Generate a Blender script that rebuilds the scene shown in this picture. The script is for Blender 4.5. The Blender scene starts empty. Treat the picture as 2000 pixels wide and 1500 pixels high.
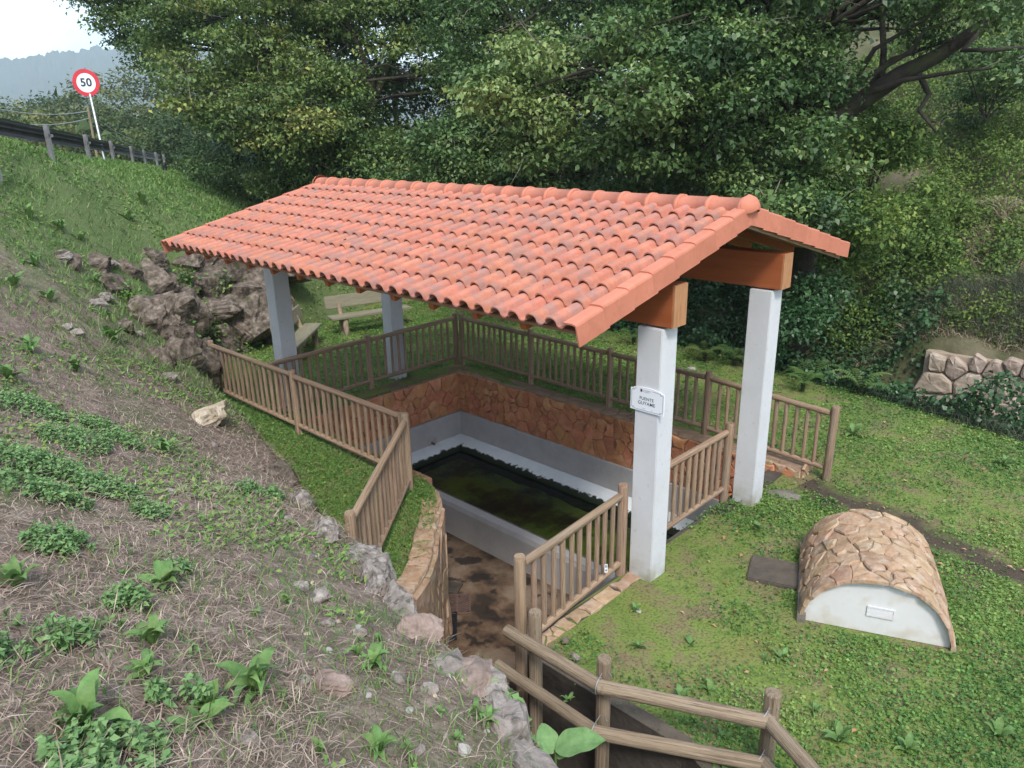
import bpy, bmesh, math, random
import numpy as np
from mathutils import Vector, Matrix, Quaternion, noise as mnoise
from mathutils.geometry import delaunay_2d_cdt
random.seed(7); rng = np.random.default_rng(11)
scn = bpy.context.scene
C = scn.collection

# ------------------------------------------------------------------ camera, sky, sun, exposure
CAM = np.array([3.825, -6.04, 4.709]); FPX = 1458.06
PIT, ROLL, YAW = 0.3277, -0.0200, -0.7708
_fw = np.array([math.sin(YAW)*math.cos(PIT), math.cos(YAW)*math.cos(PIT), -math.sin(PIT)])
_r0 = np.array([math.cos(YAW), -math.sin(YAW), 0.0]); _u0 = np.cross(_r0, _fw)
_r = math.cos(ROLL)*_r0 + math.sin(ROLL)*_u0; _u = -math.sin(ROLL)*_r0 + math.cos(ROLL)*_u0
cd = bpy.data.cameras.new('camera'); cam = bpy.data.objects.new('camera', cd); C.objects.link(cam)
cd.sensor_width = 36.0; cd.lens = FPX/2000*36.0; cd.clip_start = 0.05; cd.clip_end = 6000
cam.matrix_world = Matrix(((_r[0], _u[0], -_fw[0], CAM[0]), (_r[1], _u[1], -_fw[1], CAM[1]), (_r[2], _u[2], -_fw[2], CAM[2]), (0, 0, 0, 1)))
scn.camera = cam

SUN_EL, SUN_AZ = math.radians(50), math.radians(-38)      # direction towards the sun: azimuth measured from +x
sd = np.array([math.cos(SUN_EL)*math.cos(SUN_AZ), math.cos(SUN_EL)*math.sin(SUN_AZ), math.sin(SUN_EL)])
world = bpy.data.worlds.new('World'); scn.world = world; world.use_nodes = True
nt = world.node_tree; nt.nodes.clear()
wo = nt.nodes.new('ShaderNodeOutputWorld'); mixs = nt.nodes.new('ShaderNodeMixShader')
b1 = nt.nodes.new('ShaderNodeBackground'); b2 = nt.nodes.new('ShaderNodeBackground')
sky = nt.nodes.new('ShaderNodeTexSky'); sky.sky_type = 'NISHITA'; sky.sun_disc = False
sky.sun_elevation = SUN_EL; sky.sun_rotation = math.atan2(sd[0], sd[1]); sky.altitude = 100; sky.dust_density = 2.0
b1.inputs['Strength'].default_value = 0.13; nt.links.new(sky.outputs[0], b1.inputs['Color'])
b2.inputs['Color'].default_value = (0.80, 0.90, 1.0, 1); b2.inputs['Strength'].default_value = 1.0
tc = nt.nodes.new('ShaderNodeTexCoord'); mp = nt.nodes.new('ShaderNodeMapping'); mp.inputs['Scale'].default_value = (1.6, 1.6, 4.5)
mp.inputs['Location'].default_value = (0.35, 0.2, 0.1)
nz = nt.nodes.new('ShaderNodeTexNoise'); nz.inputs['Scale'].default_value = 1.6; nz.inputs['Detail'].default_value = 6
cr = nt.nodes.new('ShaderNodeValToRGB'); cr.color_ramp.elements[0].position = 0.38; cr.color_ramp.elements[1].position = 0.62
nt.links.new(tc.outputs['Generated'], mp.inputs[0]); nt.links.new(mp.outputs[0], nz.inputs['Vector'])
nt.links.new(nz.outputs['Fac'], cr.inputs[0]); nt.links.new(cr.outputs[0], mixs.inputs[0])
nt.links.new(b1.outputs[0], mixs.inputs[1]); nt.links.new(b2.outputs[0], mixs.inputs[2]); nt.links.new(mixs.outputs[0], wo.inputs['Surface'])
sl = bpy.data.lights.new('sun', 'SUN'); sun = bpy.data.objects.new('sun', sl); C.objects.link(sun)
sl.energy = 1.5; sl.angle = math.radians(11); sl.color = (1.0, 0.95, 0.88)
sun.rotation_euler = Vector((sd[0], sd[1], sd[2])).to_track_quat('Z', 'Y').to_euler(); sun.location = (0, 0, 40)
scn.view_settings.view_transform = 'Standard'; scn.view_settings.look = 'None'
scn.view_settings.gamma = 1.0; scn.view_settings.use_curve_mapping = False
scn.view_settings.exposure = 1.22

def at(x, y, d):                      # photo pixel + depth along the view axis -> point
    return CAM + d*(_fw + _r*(x-1000)/FPX + _u*(750-y)/FPX)
def un(x, y, z=0.0):                  # photo pixel -> point on the level z
    d = _fw + _r*(x-1000)/FPX + _u*(750-y)/FPX
    return CAM + d*((z-CAM[2])/d[2])
def sstep(a, b, x):
    t = np.clip((np.asarray(x, float)-a)/(b-a), 0, 1); return t*t*(3-2*t)

# ------------------------------------------------------------------ object helpers
def tag(o, label=None, cat=None, group=None, kind=None):
    if label: o['label'] = label
    if cat: o['category'] = cat
    if group: o['group'] = group
    if kind: o['kind'] = kind
    return o
def obj(name, me, parent=None, mat=None, loc=None):
    o = bpy.data.objects.new(name, me); C.objects.link(o)
    if mat and me is not None and len(me.materials) == 0: me.materials.append(mat)
    if parent is not None: o.parent = parent
    if loc is not None: o.location = loc
    return o
def thing(name, label, cat, loc=(0, 0, 0), group=None):
    o = bpy.data.objects.new(name, None); C.objects.link(o); o.location = loc; o.empty_display_size = .1
    return tag(o, label, cat, group)
def pmesh(name, V, F, mat=None, smooth=False):
    me = bpy.data.meshes.new(name); me.from_pydata([tuple(map(float, v)) for v in V], [], [tuple(map(int, f)) for f in F]); me.update()
    if mat: me.materials.append(mat)
    if smooth: me.polygons.foreach_set('use_smooth', [True]*len(me.polygons))
    return me
def npmesh(name, V, F, mat=None, rnd=None, smooth=False):
    """V (n,3), F (m,k) with constant k; rnd: one float per vertex."""
    V = np.asarray(V, np.float32); F = np.asarray(F, np.int32); m, k = F.shape
    me = bpy.data.meshes.new(name); me.vertices.add(len(V)); me.vertices.foreach_set('co', V.ravel())
    me.loops.add(m*k); me.loops.foreach_set('vertex_index', F.ravel())
    me.polygons.add(m); me.polygons.foreach_set('loop_start', np.arange(0, m*k, k, dtype=np.int32))
    if smooth: me.polygons.foreach_set('use_smooth', np.ones(m, bool))
    me.update(calc_edges=True)
    if rnd is not None:
        a = me.attributes.new('rnd', 'FLOAT', 'POINT'); a.data.foreach_set('value', np.asarray(rnd, np.float32))
    if mat: me.materials.append(mat)
    return me
def local(V, o):                       # vertices relative to a thing's location
    return np.asarray(V, float) - np.array(o.location)
class MB:
    def __init__(s): s.V = []; s.F = []
    def add(s, V, F):
        n = len(s.V); s.V += [tuple(v) for v in V]; s.F += [tuple(i+n for i in f) for f in F]; return s
    def box(s, x0, x1, y0, y1, z0, z1):
        return s.add([(x0, y0, z0), (x1, y0, z0), (x1, y1, z0), (x0, y1, z0), (x0, y0, z1), (x1, y0, z1), (x1, y1, z1), (x0, y1, z1)],
                     [(3, 2, 1, 0), (4, 5, 6, 7), (0, 1, 5, 4), (1, 2, 6, 5), (2, 3, 7, 6), (3, 0, 4, 7)])
    def tube(s, pts, rad, n=8, caps=True):
        pts = [Vector(p) for p in pts]; R = rad if hasattr(rad, '__len__') else [rad]*len(pts)
        V = []; F = []; ref = None
        for i, p in enumerate(pts):
            d = (pts[min(i+1, len(pts)-1)] - pts[max(i-1, 0)]).normalized()
            if ref is None: ref = d.orthogonal()
            ref = (ref - d*ref.dot(d)).normalized(); b = d.cross(ref)
            for k in range(n):
                a = 2*math.pi*k/n; V.append(p + (ref*math.cos(a) + b*math.sin(a))*R[i])
        for i in range(len(pts)-1):
            for k in range(n): F.append((i*n+k, i*n+(k+1) % n, (i+1)*n+(k+1) % n, (i+1)*n+k))
        if caps: F.append(tuple(range(n-1, -1, -1))); F.append(tuple((len(pts)-1)*n+k for k in range(n)))
        return s.add(V, F)
    def mesh(s, name, mat=None, smooth=False, off=None):
        V = s.V if off is None else [tuple(np.array(v)-np.array(off)) for v in s.V]
        return pmesh(name, V, s.F, mat, smooth)
def bevel(me, w=.01, seg=2):
    bm = bmesh.new(); bm.from_mesh(me); bmesh.ops.bevel(bm, geom=list(bm.edges), offset=w, segments=seg, affect='EDGES', clamp_overlap=True)
    bm.to_mesh(me); bm.free(); me.update(); return me

# ------------------------------------------------------------------ materials
def mat(name, cols, scale=5.0, rough=0.8, detail=6, bump=0.0, bscale=None, coord='Object', objrnd=0.0, stretch=None, spec=0.3, pos=(0.3, 0.7), attr=False, transl=0.0, metal=0.0, hue=0.0):
    """cols: list of linear colours, spread over a noise; attr: use the per-leaf value instead of the noise."""
    m = bpy.data.materials.new(name); m.use_nodes = True; t = m.node_tree; N = t.nodes; L = t.links
    P = N['Principled BSDF']; P.inputs['Roughness'].default_value = rough; P.inputs['Specular IOR Level'].default_value = spec; P.inputs['Metallic'].default_value = metal
    ramp = N.new('ShaderNodeValToRGB'); el = ramp.color_ramp.elements
    while len(el) < len(cols): el.new(0.5)
    for i, c in enumerate(cols):
        el[i].position = pos[0] + (pos[1]-pos[0])*i/max(1, len(cols)-1); el[i].color = (*c, 1)
    if attr:
        a = N.new('ShaderNodeAttribute'); a.attribute_name = 'rnd'; L.new(a.outputs['Fac'], ramp.inputs[0])
        for i in range(len(cols)): el[i].position = i/max(1, len(cols)-1)
    else:
        tcn = N.new('ShaderNodeTexCoord'); mpn = N.new('ShaderNodeMapping'); L.new(tcn.outputs[coord], mpn.inputs[0])
        if stretch: mpn.inputs['Scale'].default_value = stretch
        n1 = N.new('ShaderNodeTexNoise'); n1.inputs['Scale'].default_value = scale; n1.inputs['Detail'].default_value = detail; n1.inputs['Roughness'].default_value = .62
        L.new(mpn.outputs[0], n1.inputs['Vector']); L.new(n1.outputs['Fac'], ramp.inputs[0])
        if objrnd:
            oi = N.new('ShaderNodeObjectInfo'); ad = N.new('ShaderNodeVectorMath'); ad.operation = 'ADD'
            sc = N.new('ShaderNodeMath'); sc.operation = 'MULTIPLY'; sc.inputs[1].default_value = 37.0
            L.new(oi.outputs['Random'], sc.inputs[0]); L.new(mpn.outputs[0], ad.inputs[0]); L.new(sc.outputs[0], ad.inputs[1]); L.new(ad.outputs[0], n1.inputs['Vector'])
    col = ramp.outputs[0]
    if objrnd:
        oi2 = N.new('ShaderNodeObjectInfo'); mr = N.new('ShaderNodeMapRange'); mr.inputs[3].default_value = 1-objrnd; mr.inputs[4].default_value = 1+objrnd
        L.new(oi2.outputs['Random'], mr.inputs[0])
        hs = N.new('ShaderNodeHueSaturation'); L.new(col, hs.inputs['Color']); L.new(mr.outputs[0], hs.inputs['Value'])
        if hue:
            mr2 = N.new('ShaderNodeMapRange'); mr2.inputs[3].default_value = .5-hue; mr2.inputs[4].default_value = .5+hue
            wn = N.new('ShaderNodeTexWhiteNoise'); wn.noise_dimensions = '1D'; L.new(oi2.outputs['Random'], wn.inputs['W']); L.new(wn.outputs['Value'], mr2.inputs[0]); L.new(mr2.outputs[0], hs.inputs['Hue'])
        col = hs.outputs[0]
    L.new(col, P.inputs['Base Color'])
    if bump:
        tc2 = N.new('ShaderNodeTexCoord'); n2 = N.new('ShaderNodeTexNoise'); n2.inputs['Scale'].default_value = bscale or scale*3; n2.inputs['Detail'].default_value = 8
        mp2 = N.new('ShaderNodeMapping'); L.new(tc2.outputs[coord], mp2.inputs[0]); L.new(mp2.outputs[0], n2.inputs['Vector'])
        if stretch: mp2.inputs['Scale'].default_value = stretch
        bp = N.new('ShaderNodeBump'); bp.inputs['Strength'].default_value = bump; bp.inputs['Distance'].default_value = .03
        L.new(n2.outputs['Fac'], bp.inputs['Height']); L.new(bp.outputs[0], P.inputs['Normal'])
    if transl:
        tr = N.new('ShaderNodeBsdfTranslucent'); mx = N.new('ShaderNodeMixShader'); mx.inputs[0].default_value = transl
        L.new(col, tr.inputs['Color']); L.new(P.outputs[0], mx.inputs[1]); L.new(tr.outputs[0], mx.inputs[2]); L.new(mx.outputs[0], N['Material Output'].inputs['Surface'])
    m['ramp'] = ramp.name
    return m
def overlay(m, col, scale, lo, hi, coord='Object', fac=1.0, zmask=None, detail=6, objrnd=False):
    """mix a second real colour (lichen, moss, stain) over a material through a noise mask; zmask=(z0,z1): mask grows from z0 to z1."""
    t = m.node_tree; N = t.nodes; L = t.links; P = N['Principled BSDF']; src = P.inputs['Base Color'].links[0].from_socket
    tcn = N.new('ShaderNodeTexCoord'); n = N.new('ShaderNodeTexNoise'); n.inputs['Scale'].default_value = scale; n.inputs['Detail'].default_value = detail; L.new(tcn.outputs[coord], n.inputs['Vector'])
    if objrnd:
        oi = N.new('ShaderNodeObjectInfo'); ad = N.new('ShaderNodeVectorMath'); ad.operation = 'ADD'; sc = N.new('ShaderNodeMath'); sc.operation = 'MULTIPLY'; sc.inputs[1].default_value = 53.0
        L.new(oi.outputs['Random'], sc.inputs[0]); L.new(tcn.outputs[coord], ad.inputs[0]); L.new(sc.outputs[0], ad.inputs[1]); L.new(ad.outputs[0], n.inputs['Vector'])
    mr = N.new('ShaderNodeMapRange'); mr.inputs[1].default_value = lo; mr.inputs[2].default_value = hi; mr.inputs[4].default_value = fac; L.new(n.outputs['Fac'], mr.inputs[0]); f = mr.outputs[0]
    if zmask:
        sp = N.new('ShaderNodeSeparateXYZ'); L.new(tcn.outputs[coord], sp.inputs[0]); mz = N.new('ShaderNodeMapRange'); mz.inputs[1].default_value = zmask[0]; mz.inputs[2].default_value = zmask[1]
        L.new(sp.outputs[2], mz.inputs[0]); mu = N.new('ShaderNodeMath'); mu.operation = 'MULTIPLY'; L.new(f, mu.inputs[0]); L.new(mz.outputs[0], mu.inputs[1]); f = mu.outputs[0]
    mx = N.new('ShaderNodeMix'); mx.data_type = 'RGBA'; L.new(f, mx.inputs[0]); L.new(src, mx.inputs[6]); mx.inputs[7].default_value = (*col, 1)
    L.new(mx.outputs[2], P.inputs['Base Color']); return m
def cracks(m, lo=.535, col=(.06, .04, .028)):
    """dark drying cracks running along the pole"""
    t = m.node_tree; N = t.nodes; L = t.links; P = N['Principled BSDF']; src = P.inputs['Base Color'].links[0].from_socket
    tcn = N.new('ShaderNodeTexCoord'); mpn = N.new('ShaderNodeMapping'); mpn.inputs['Scale'].default_value = (1, 1, .22); L.new(tcn.outputs['Object'], mpn.inputs[0]); oi = N.new('ShaderNodeObjectInfo'); sc = N.new('ShaderNodeMath'); sc.operation = 'MULTIPLY'; sc.inputs[1].default_value = 71.0; ad = N.new('ShaderNodeVectorMath'); ad.operation = 'ADD'
    L.new(oi.outputs['Random'], sc.inputs[0]); L.new(mpn.outputs[0], ad.inputs[0]); L.new(sc.outputs[0], ad.inputs[1]); n = N.new('ShaderNodeTexNoise'); n.inputs['Scale'].default_value = 5.5; n.inputs['Detail'].default_value = 5; L.new(ad.outputs[0], n.inputs['Vector'])
    s = N.new('ShaderNodeMath'); s.operation = 'SUBTRACT'; s.inputs[1].default_value = lo; L.new(n.outputs['Fac'], s.inputs[0]); a = N.new('ShaderNodeMath'); a.operation = 'ABSOLUTE'; L.new(s.outputs[0], a.inputs[0])
    mr = N.new('ShaderNodeMapRange'); mr.inputs[1].default_value = .012; mr.inputs[2].default_value = .004; mr.inputs[4].default_value = .8; L.new(a.outputs[0], mr.inputs[0]); mx = N.new('ShaderNodeMix'); mx.data_type = 'RGBA'; L.new(mr.outputs[0], mx.inputs[0]); L.new(src, mx.inputs[6]); mx.inputs[7].default_value = (*col, 1); L.new(mx.outputs[2], P.inputs['Base Color'])
M = {}
M['tile'] = mat('terracotta_tile', [(.40, .14, .09), (.45, .17, .11), (.50, .205, .14)], 7, .8, bump=.2, bscale=40, objrnd=.065, hue=.004)
overlay(M['tile'], (.28, .165, .145), 6, .45, .62, fac=.72, objrnd=True)
overlay(M['tile'], (.20, .13, .115), 30, .55, .68, fac=.32, objrnd=True)
M['tile_plain'] = mat('terracotta_trim', [(.47, .165, .10), (.53, .195, .125)], 5, .7, bump=.08, bscale=30, objrnd=.06)
overlay(M['tile_plain'], (.40, .15, .09), 9, .52, .7, fac=.6, objrnd=True)
M['paint'] = mat('white_paint', [(0.543, 0.553, 0.582), (0.601, 0.611, 0.630)], 2.5, .7, bump=.05, bscale=20)
overlay(M['paint'], (.47, .465, .46), 2.2, .50, .72, fac=.55)
overlay(M['paint'], (.27, .25, .16), 6, .34, .62, fac=.9, zmask=(.34, -.02))
overlay(M['paint'], (.40, .39, .37), 22, .62, .70, fac=.5)
M['vault_paint'] = mat('aged_white_paint', [(.58, .58, .58), (.64, .64, .64)], 3, .7, bump=.06)
overlay(M['vault_paint'], (.46, .40, .32), 6, .5, .72, fac=.6)
overlay(M['vault_paint'], (.42, .37, .26), 7, .35, .6, fac=.5, zmask=(.13, -.02))
M['beam'] = mat('stained_beam', [(.28, .075, .024), (.35, .105, .038)], 3, .55, stretch=(.5, 6, 6), bump=.1)
M['beam_end'] = mat('weathered_beam_end', [(.33, .15, .07), (.45, .24, .12)], 6, .7, stretch=(6, 6, 1.0), bump=.15)
M['board'] = mat('raw_board', [(.27, .17, .11), (.38, .26, .18)], 5, .8, stretch=(6, .8, 6), bump=.15)
M['deck'] = mat('roof_deck', [(.20, .10, .055), (.28, .15, .085)], 4, .8, stretch=(.6, 6, 6))
M['wood'] = mat('round_pine', [(.26, .165, .105), (.37, .25, .165), (.46, .335, .24)], 3.0, .88, stretch=(2.6, 2.6, .9), bump=.55, bscale=9, objrnd=.16, detail=10, pos=(.36, .66), hue=.006)
overlay(M['wood'], (.15, .095, .06), 2.2, .54, .66, fac=.65, objrnd=True)
overlay(M['wood'], (.30, .27, .22), 1.6, .52, .64, fac=.5, objrnd=True)
cracks(M['wood'])
M['wood_grey'] = mat('grey_round_pine', [(.23, .17, .115), (.33, .255, .175), (.40, .32, .23)], 3.0, .9, stretch=(2.6, 2.6, .8), bump=.6, bscale=9, objrnd=.1, detail=10, pos=(.36, .66))
overlay(M['wood_grey'], (.13, .095, .065), 2.5, .54, .66, fac=.7, objrnd=True)
cracks(M['wood_grey'], .50)
M['flag'] = mat('rust_flagstone', [(0.394, 0.157, 0.070), (0.510, 0.220, 0.104), (0.603, 0.313, 0.180)], 4, .8, bump=.5, bscale=14, objrnd=.16, hue=.012)
overlay(M['flag'], (.24, .12, .07), 6, .52, .7, fac=.6, objrnd=True)
M['flag_light'] = mat('pale_flagstone', [(.28, .17, .105), (.37, .245, .155), (.45, .335, .235)], 7, .8, bump=.5, bscale=16, objrnd=.14, hue=.012)
overlay(M['flag_light'], (.44, .36, .285), 9, .52, .66, fac=.7, objrnd=True)
overlay(M['flag_light'], (.20, .15, .11), 11, .58, .7, fac=.6, objrnd=True)
M['mortar'] = mat('mortar', [(.28, .215, .155), (.38, .31, .24)], 8, .9, bump=.3)
M['mortar_dark'] = mat('old_mortar', [(.22, .115, .07), (.30, .17, .11)], 8, .9, bump=.3)
M['coping'] = mat('dusty_coping', [(.20, .135, .09), (.31, .215, .15)], 5, .9, bump=.4)
M['cement'] = mat('grey_render', [(.36, .345, .34), (.44, .425, .415)], 3, .85, bump=.12, bscale=25)
overlay(M['cement'], (.55, .53, .52), 40, .64, .72, fac=.7)
overlay(M['cement'], (.19, .20, .06), 3.0, .34, .58, fac=.9, zmask=(-1.66, -1.86))
M['ledge'] = mat('whitewashed_ledge', [(.60, .64, .67), (.72, .76, .78)], 5, .7, bump=.2)
M['slab'] = mat('mossy_slab', [(.07, .058, .047), (.12, .10, .08)], 6, .95, bump=.4)
M['concrete'] = mat('old_concrete', [(.12, .105, .09), (.21, .185, .16)], 6, .9, bump=.4)
M['dark_concrete'] = mat('damp_concrete', [(.05, .042, .035), (.10, .085, .07)], 6, .8, bump=.4)
M['floor'] = mat('wet_stone_floor', [(0.043, 0.032, 0.025), (0.144, 0.094, 0.061), (0.230, 0.173, 0.126)], 1.7, .45, bump=.25, bscale=9, pos=(.36, .60), detail=9)
overlay(M['floor'], (.028, .022, .02), 2.6, .55, .60, fac=.9)
M['metal'] = mat('galvanised', [(.38, .39, .40), (.50, .51, .52)], 6, .45, metal=.6)
M['post_metal'] = mat('dull_post', [(.20, .20, .205), (.28, .28, .285)], 6, .6, metal=.3)
M['rail_back'] = mat('dull_guardrail', [(.085, .085, .09), (.14, .14, .145)], 6, .55, metal=.3)
M['grate'] = mat('rusty_grate', [(.13, .085, .07), (.20, .13, .11)], 10, .7, metal=.3)
M['black_iron'] = mat('black_iron', [(.012, .013, .016), (.025, .026, .03)], 10, .5)
M['sign_white'] = mat('sign_white', [(.74, .77, .82), (.76, .79, .84)], 3, .4)
M['ink'] = mat('sign_ink', [(.02, .03, .045), (.03, .04, .055)], 3, .5)
M['grey_ink'] = mat('pale_ink', [(.22, .24, .30), (.28, .30, .36)], 3, .5)
M['crest'] = mat('maroon_crest', [(.05, .015, .03), (.09, .03, .05)], 30, .5)
M['red'] = mat('sign_red', [(.55, .03, .045), (.60, .05, .07)], 3, .4)
M['bench'] = mat('bench_plank', [(.17, .155, .105), (.25, .23, .16)], 4, .8, stretch=(1, 6, 6), bump=.15)
M['rock'] = mat('limestone', [(.035, .028, .022), (.12, .095, .075), (.27, .225, .185)], 8.0, .95, bump=1.0, bscale=20, objrnd=.15, detail=10)
overlay(M['rock'], (.05, .06, .018), 3.2, .56, .68, fac=.85, objrnd=True)
overlay(M['rock'], (.24, .20, .17), 5, .60, .72, fac=.5, objrnd=True)
M['rock_pale'] = mat('pale_rock', [(.12, .10, .085), (.22, .19, .165), (.38, .345, .31)], 12, .9, bump=.8, bscale=18, objrnd=.1, detail=10)
overlay(M['rock_pale'], (.07, .06, .048), 18, .52, .62, fac=.8, objrnd=True)
M['rock_cream'] = mat('cream_rock', [(.28, .21, .135), (.45, .37, .27), (.55, .49, .39)], 8, .9, bump=1.0, bscale=16, detail=10)
M['rock_red'] = mat('reddish_stone', [(.14, .105, .085), (.24, .175, .145), (.34, .265, .225)], 12, .9, bump=.5, bscale=18, detail=10, objrnd=.1)
overlay(M['rock_red'], (.15, .13, .115), 5, .52, .64, fac=.7, objrnd=True)
M['rock_grey'] = mat('grey_rock', [(.15, .125, .105), (.24, .205, .18), (.34, .30, .27)], 7, .9, bump=.8, bscale=18, objrnd=.1, detail=10)
overlay(M['rock_grey'], (.08, .07, .055), 9, .54, .66, fac=.8, objrnd=True)
M['pebble'] = mat('white_pebble', [(.24, .22, .20), (.42, .40, .37)], 14, .85, bump=.3)
M['soil'] = mat('straw_soil', [(0.095, 0.070, 0.053), (0.177, 0.133, 0.103), (0.278, 0.222, 0.177)], 7, .95, bump=.9, bscale=30, detail=12)
overlay(M['soil'], (.07, .11, .035), .9, .52, .66, fac=.55)
M['straw'] = mat('dry_straw', [(0.150, 0.104, 0.081), (0.289, 0.219, 0.173), (0.485, 0.404, 0.323)], attr=True, rough=.9)
M['lawn'] = mat('lawn_ground', [(0.090, 0.144, 0.030), (0.150, 0.207, 0.044), (0.187, 0.152, 0.080), (0.150, 0.103, 0.072)], 2.2, .95, bump=.7, bscale=30, detail=10, pos=(.33, .74))
overlay(M['lawn'], (.15, .20, .03), 1.1, .56, .68, fac=.6)
overlay(M['lawn'], (.06, .05, .03), 38, .50, .66, fac=.7)
M['hill'] = mat('hillside_ground', [(.045, .062, .022), (.085, .085, .042), (.17, .14, .095)], .8, .95, bump=.9, bscale=12, detail=10)
M['far_ground'] = mat('valley_floor', [(.04, .06, .02), (.07, .09, .035)], .02, .95, coord='Object')
M['far_hill'] = mat('wooded_hill', [(.020, .036, .020), (.036, .058, .028)], .05, .95)
M['asphalt'] = mat('asphalt', [(.045, .045, .047), (.06, .06, .062)], 20, .9)
M['clover'] = mat('lawn_leaves', [(0.055, 0.134, 0.037), (0.101, 0.222, 0.053), (0.188, 0.316, 0.075), (0.312, 0.389, 0.113)], attr=True, rough=.6, transl=.25)
M['grass'] = mat('grass_blades', [(0.060, 0.156, 0.034), (0.114, 0.240, 0.054), (0.204, 0.300, 0.096), (0.324, 0.324, 0.144)], attr=True, rough=.6, transl=.25)
M['weed'] = mat('weed_leaf', [(0.102, 0.202, 0.058), (0.176, 0.288, 0.089)], 9, .55, transl=.25, objrnd=.2, hue=.012, bump=.1)
M['mint'] = mat('mint_leaf', [(0.099, 0.205, 0.073), (0.164, 0.286, 0.105), (0.249, 0.378, 0.157)], attr=True, rough=.65, transl=.2)
M['burdock'] = mat('burdock_leaf', [(.12, .25, .08), (.24, .40, .16)], 14, .6, transl=.25, bump=.15)
M['leaf_dark'] = mat('dark_oak_leaf', [(0.039, 0.086, 0.029), (0.074, 0.144, 0.043), (0.127, 0.211, 0.062), (0.263, 0.343, 0.111)], attr=True, rough=.45, transl=.22, spec=.45)
M['leaf_mid'] = mat('oak_leaf', [(0.047, 0.098, 0.029), (0.098, 0.168, 0.047), (0.169, 0.247, 0.068), (0.338, 0.374, 0.111)], attr=True, rough=.5, transl=.25, spec=.4)
M['leaf_yellow'] = mat('yellowing_leaf', [(0.055, 0.108, 0.031), (0.108, 0.181, 0.050), (0.194, 0.262, 0.072), (0.389, 0.376, 0.102)], attr=True, rough=.5, transl=.28, spec=.4)
M['ivy'] = mat('ivy_leaf', [(0.022, 0.060, 0.024), (0.043, 0.106, 0.038), (0.084, 0.168, 0.060)], attr=True, rough=.4, transl=.12, spec=.45)
M['bramble'] = mat('bramble_leaf', [(0.041, 0.087, 0.023), (0.101, 0.179, 0.039), (0.196, 0.282, 0.063), (0.356, 0.368, 0.091)], attr=True, rough=.55, transl=.28)
M['reed'] = mat('dark_wisp', [(.035, .05, .03), (.065, .085, .05), (.12, .13, .085)], attr=True, rough=.8)
M['dry_hill'] = mat('dry_hill_grass', [(0.182, 0.133, 0.091), (0.327, 0.242, 0.176), (0.448, 0.363, 0.266), (0.157, 0.230, 0.085)], attr=True, rough=.9)
M['fern'] = mat('fern_frond', [(.05, .11, .025), (.12, .18, .05)], 5, .6, transl=.25, objrnd=.2, hue=.03)
M['bark'] = mat('bark', [(.022, .018, .014), (.06, .05, .04)], 5, .95, bump=1.0, bscale=9, detail=9)
overlay(M['bark'], (.04, .055, .014), 2, .5, .64, fac=.75)
M['twig'] = mat('grey_twig', [(.12, .10, .085), (.22, .19, .165)], 6, .9)
M['far_leaf'] = mat('far_tree_leaf', [(.030, .062, .022), (.060, .10, .032), (.11, .15, .045), (.20, .20, .06)], attr=True, rough=.7, transl=.2)
M['pole_wood'] = mat('pole_wood', [(.20, .15, .09), (.28, .22, .14)], 3, .9)
M['leaf_litter'] = mat('fallen_leaf', [(.22, .11, .05), (.36, .20, .10), (.42, .29, .17)], attr=True, rough=.8)

# ------------------------------------------------------------------ terrain
def nz2(x, y, s=1.0, seed=0.0, oct=4):
    return mnoise.fractal(Vector((x*s+seed, y*s-seed*1.7, seed*.37)), 1.0, 2.0, oct)
def _vnoise(x, y, k):                # value noise on arrays
    xi = np.floor(x).astype(np.int64); yi = np.floor(y).astype(np.int64); fx = x-xi; fy = y-yi; fx = fx*fx*fx*(fx*(fx*6-15)+10); fy = fy*fy*fy*(fy*(fy*6-15)+10)
    def h(a, b):
        n = (a*374761393+b*668265263+k*1274126177) & 0xffffffff; n = ((n ^ (n >> 13))*1103515245) & 0xffffffff; n = ((n ^ (n >> 15))*2246822519) & 0xffffffff; return (n & 0xffff)/32767.5-1
    a = h(xi, yi)*(1-fx)+h(xi+1, yi)*fx; b = h(xi, yi+1)*(1-fx)+h(xi+1, yi+1)*fx; return a*(1-fy)+b*fy
def vn(x, y, s=1.0, seed=0.0, oct=4):
    x = np.atleast_1d(np.asarray(x, float)); y = np.atleast_1d(np.asarray(y, float)); k = int(seed*10); r = np.zeros_like(x); am = .62; f = s
    for o in range(oct): c_, s_ = math.cos(o*1.1), math.sin(o*1.1); r += am*_vnoise((x*c_-y*s_)*f+17.3*o, (x*s_+y*c_)*f+9.1*o, k+o*7); am *= .5; f *= 2.03
    return r
def lawn_edge(x): return np.interp(x, [-30, -20, -10, -3.8, -.4, 2.15, 6, 12], [9, 8.6, 8.27, 7.84, 7.62, 6.9, 6.0, 5.0])
def G0(x, y):                          # lawn, gully and hillside (vectorised, without noise)
    x = np.asarray(x, float); y = np.asarray(y, float)
    base = 0.10*sstep(-1.2, -4.5, x)
    ye = lawn_edge(x); t = y-ye
    z = base - 1.0*sstep(0, 1.5, t)
    right = sstep(-1.2, -.4, x)
    rise = right*1.5*sstep(10.06, 10.24, y) + (1-right)*1.25*sstep(9.4, 11.6, y)
    mask = sstep(-24, -9, x)
    z = z + rise*mask + np.maximum(0, y-10.4)*.47*mask - np.maximum(0, y-40)*.47*mask
    z = z - 2.0*(1-mask)*sstep(10, 26, y)
    return z
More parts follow.
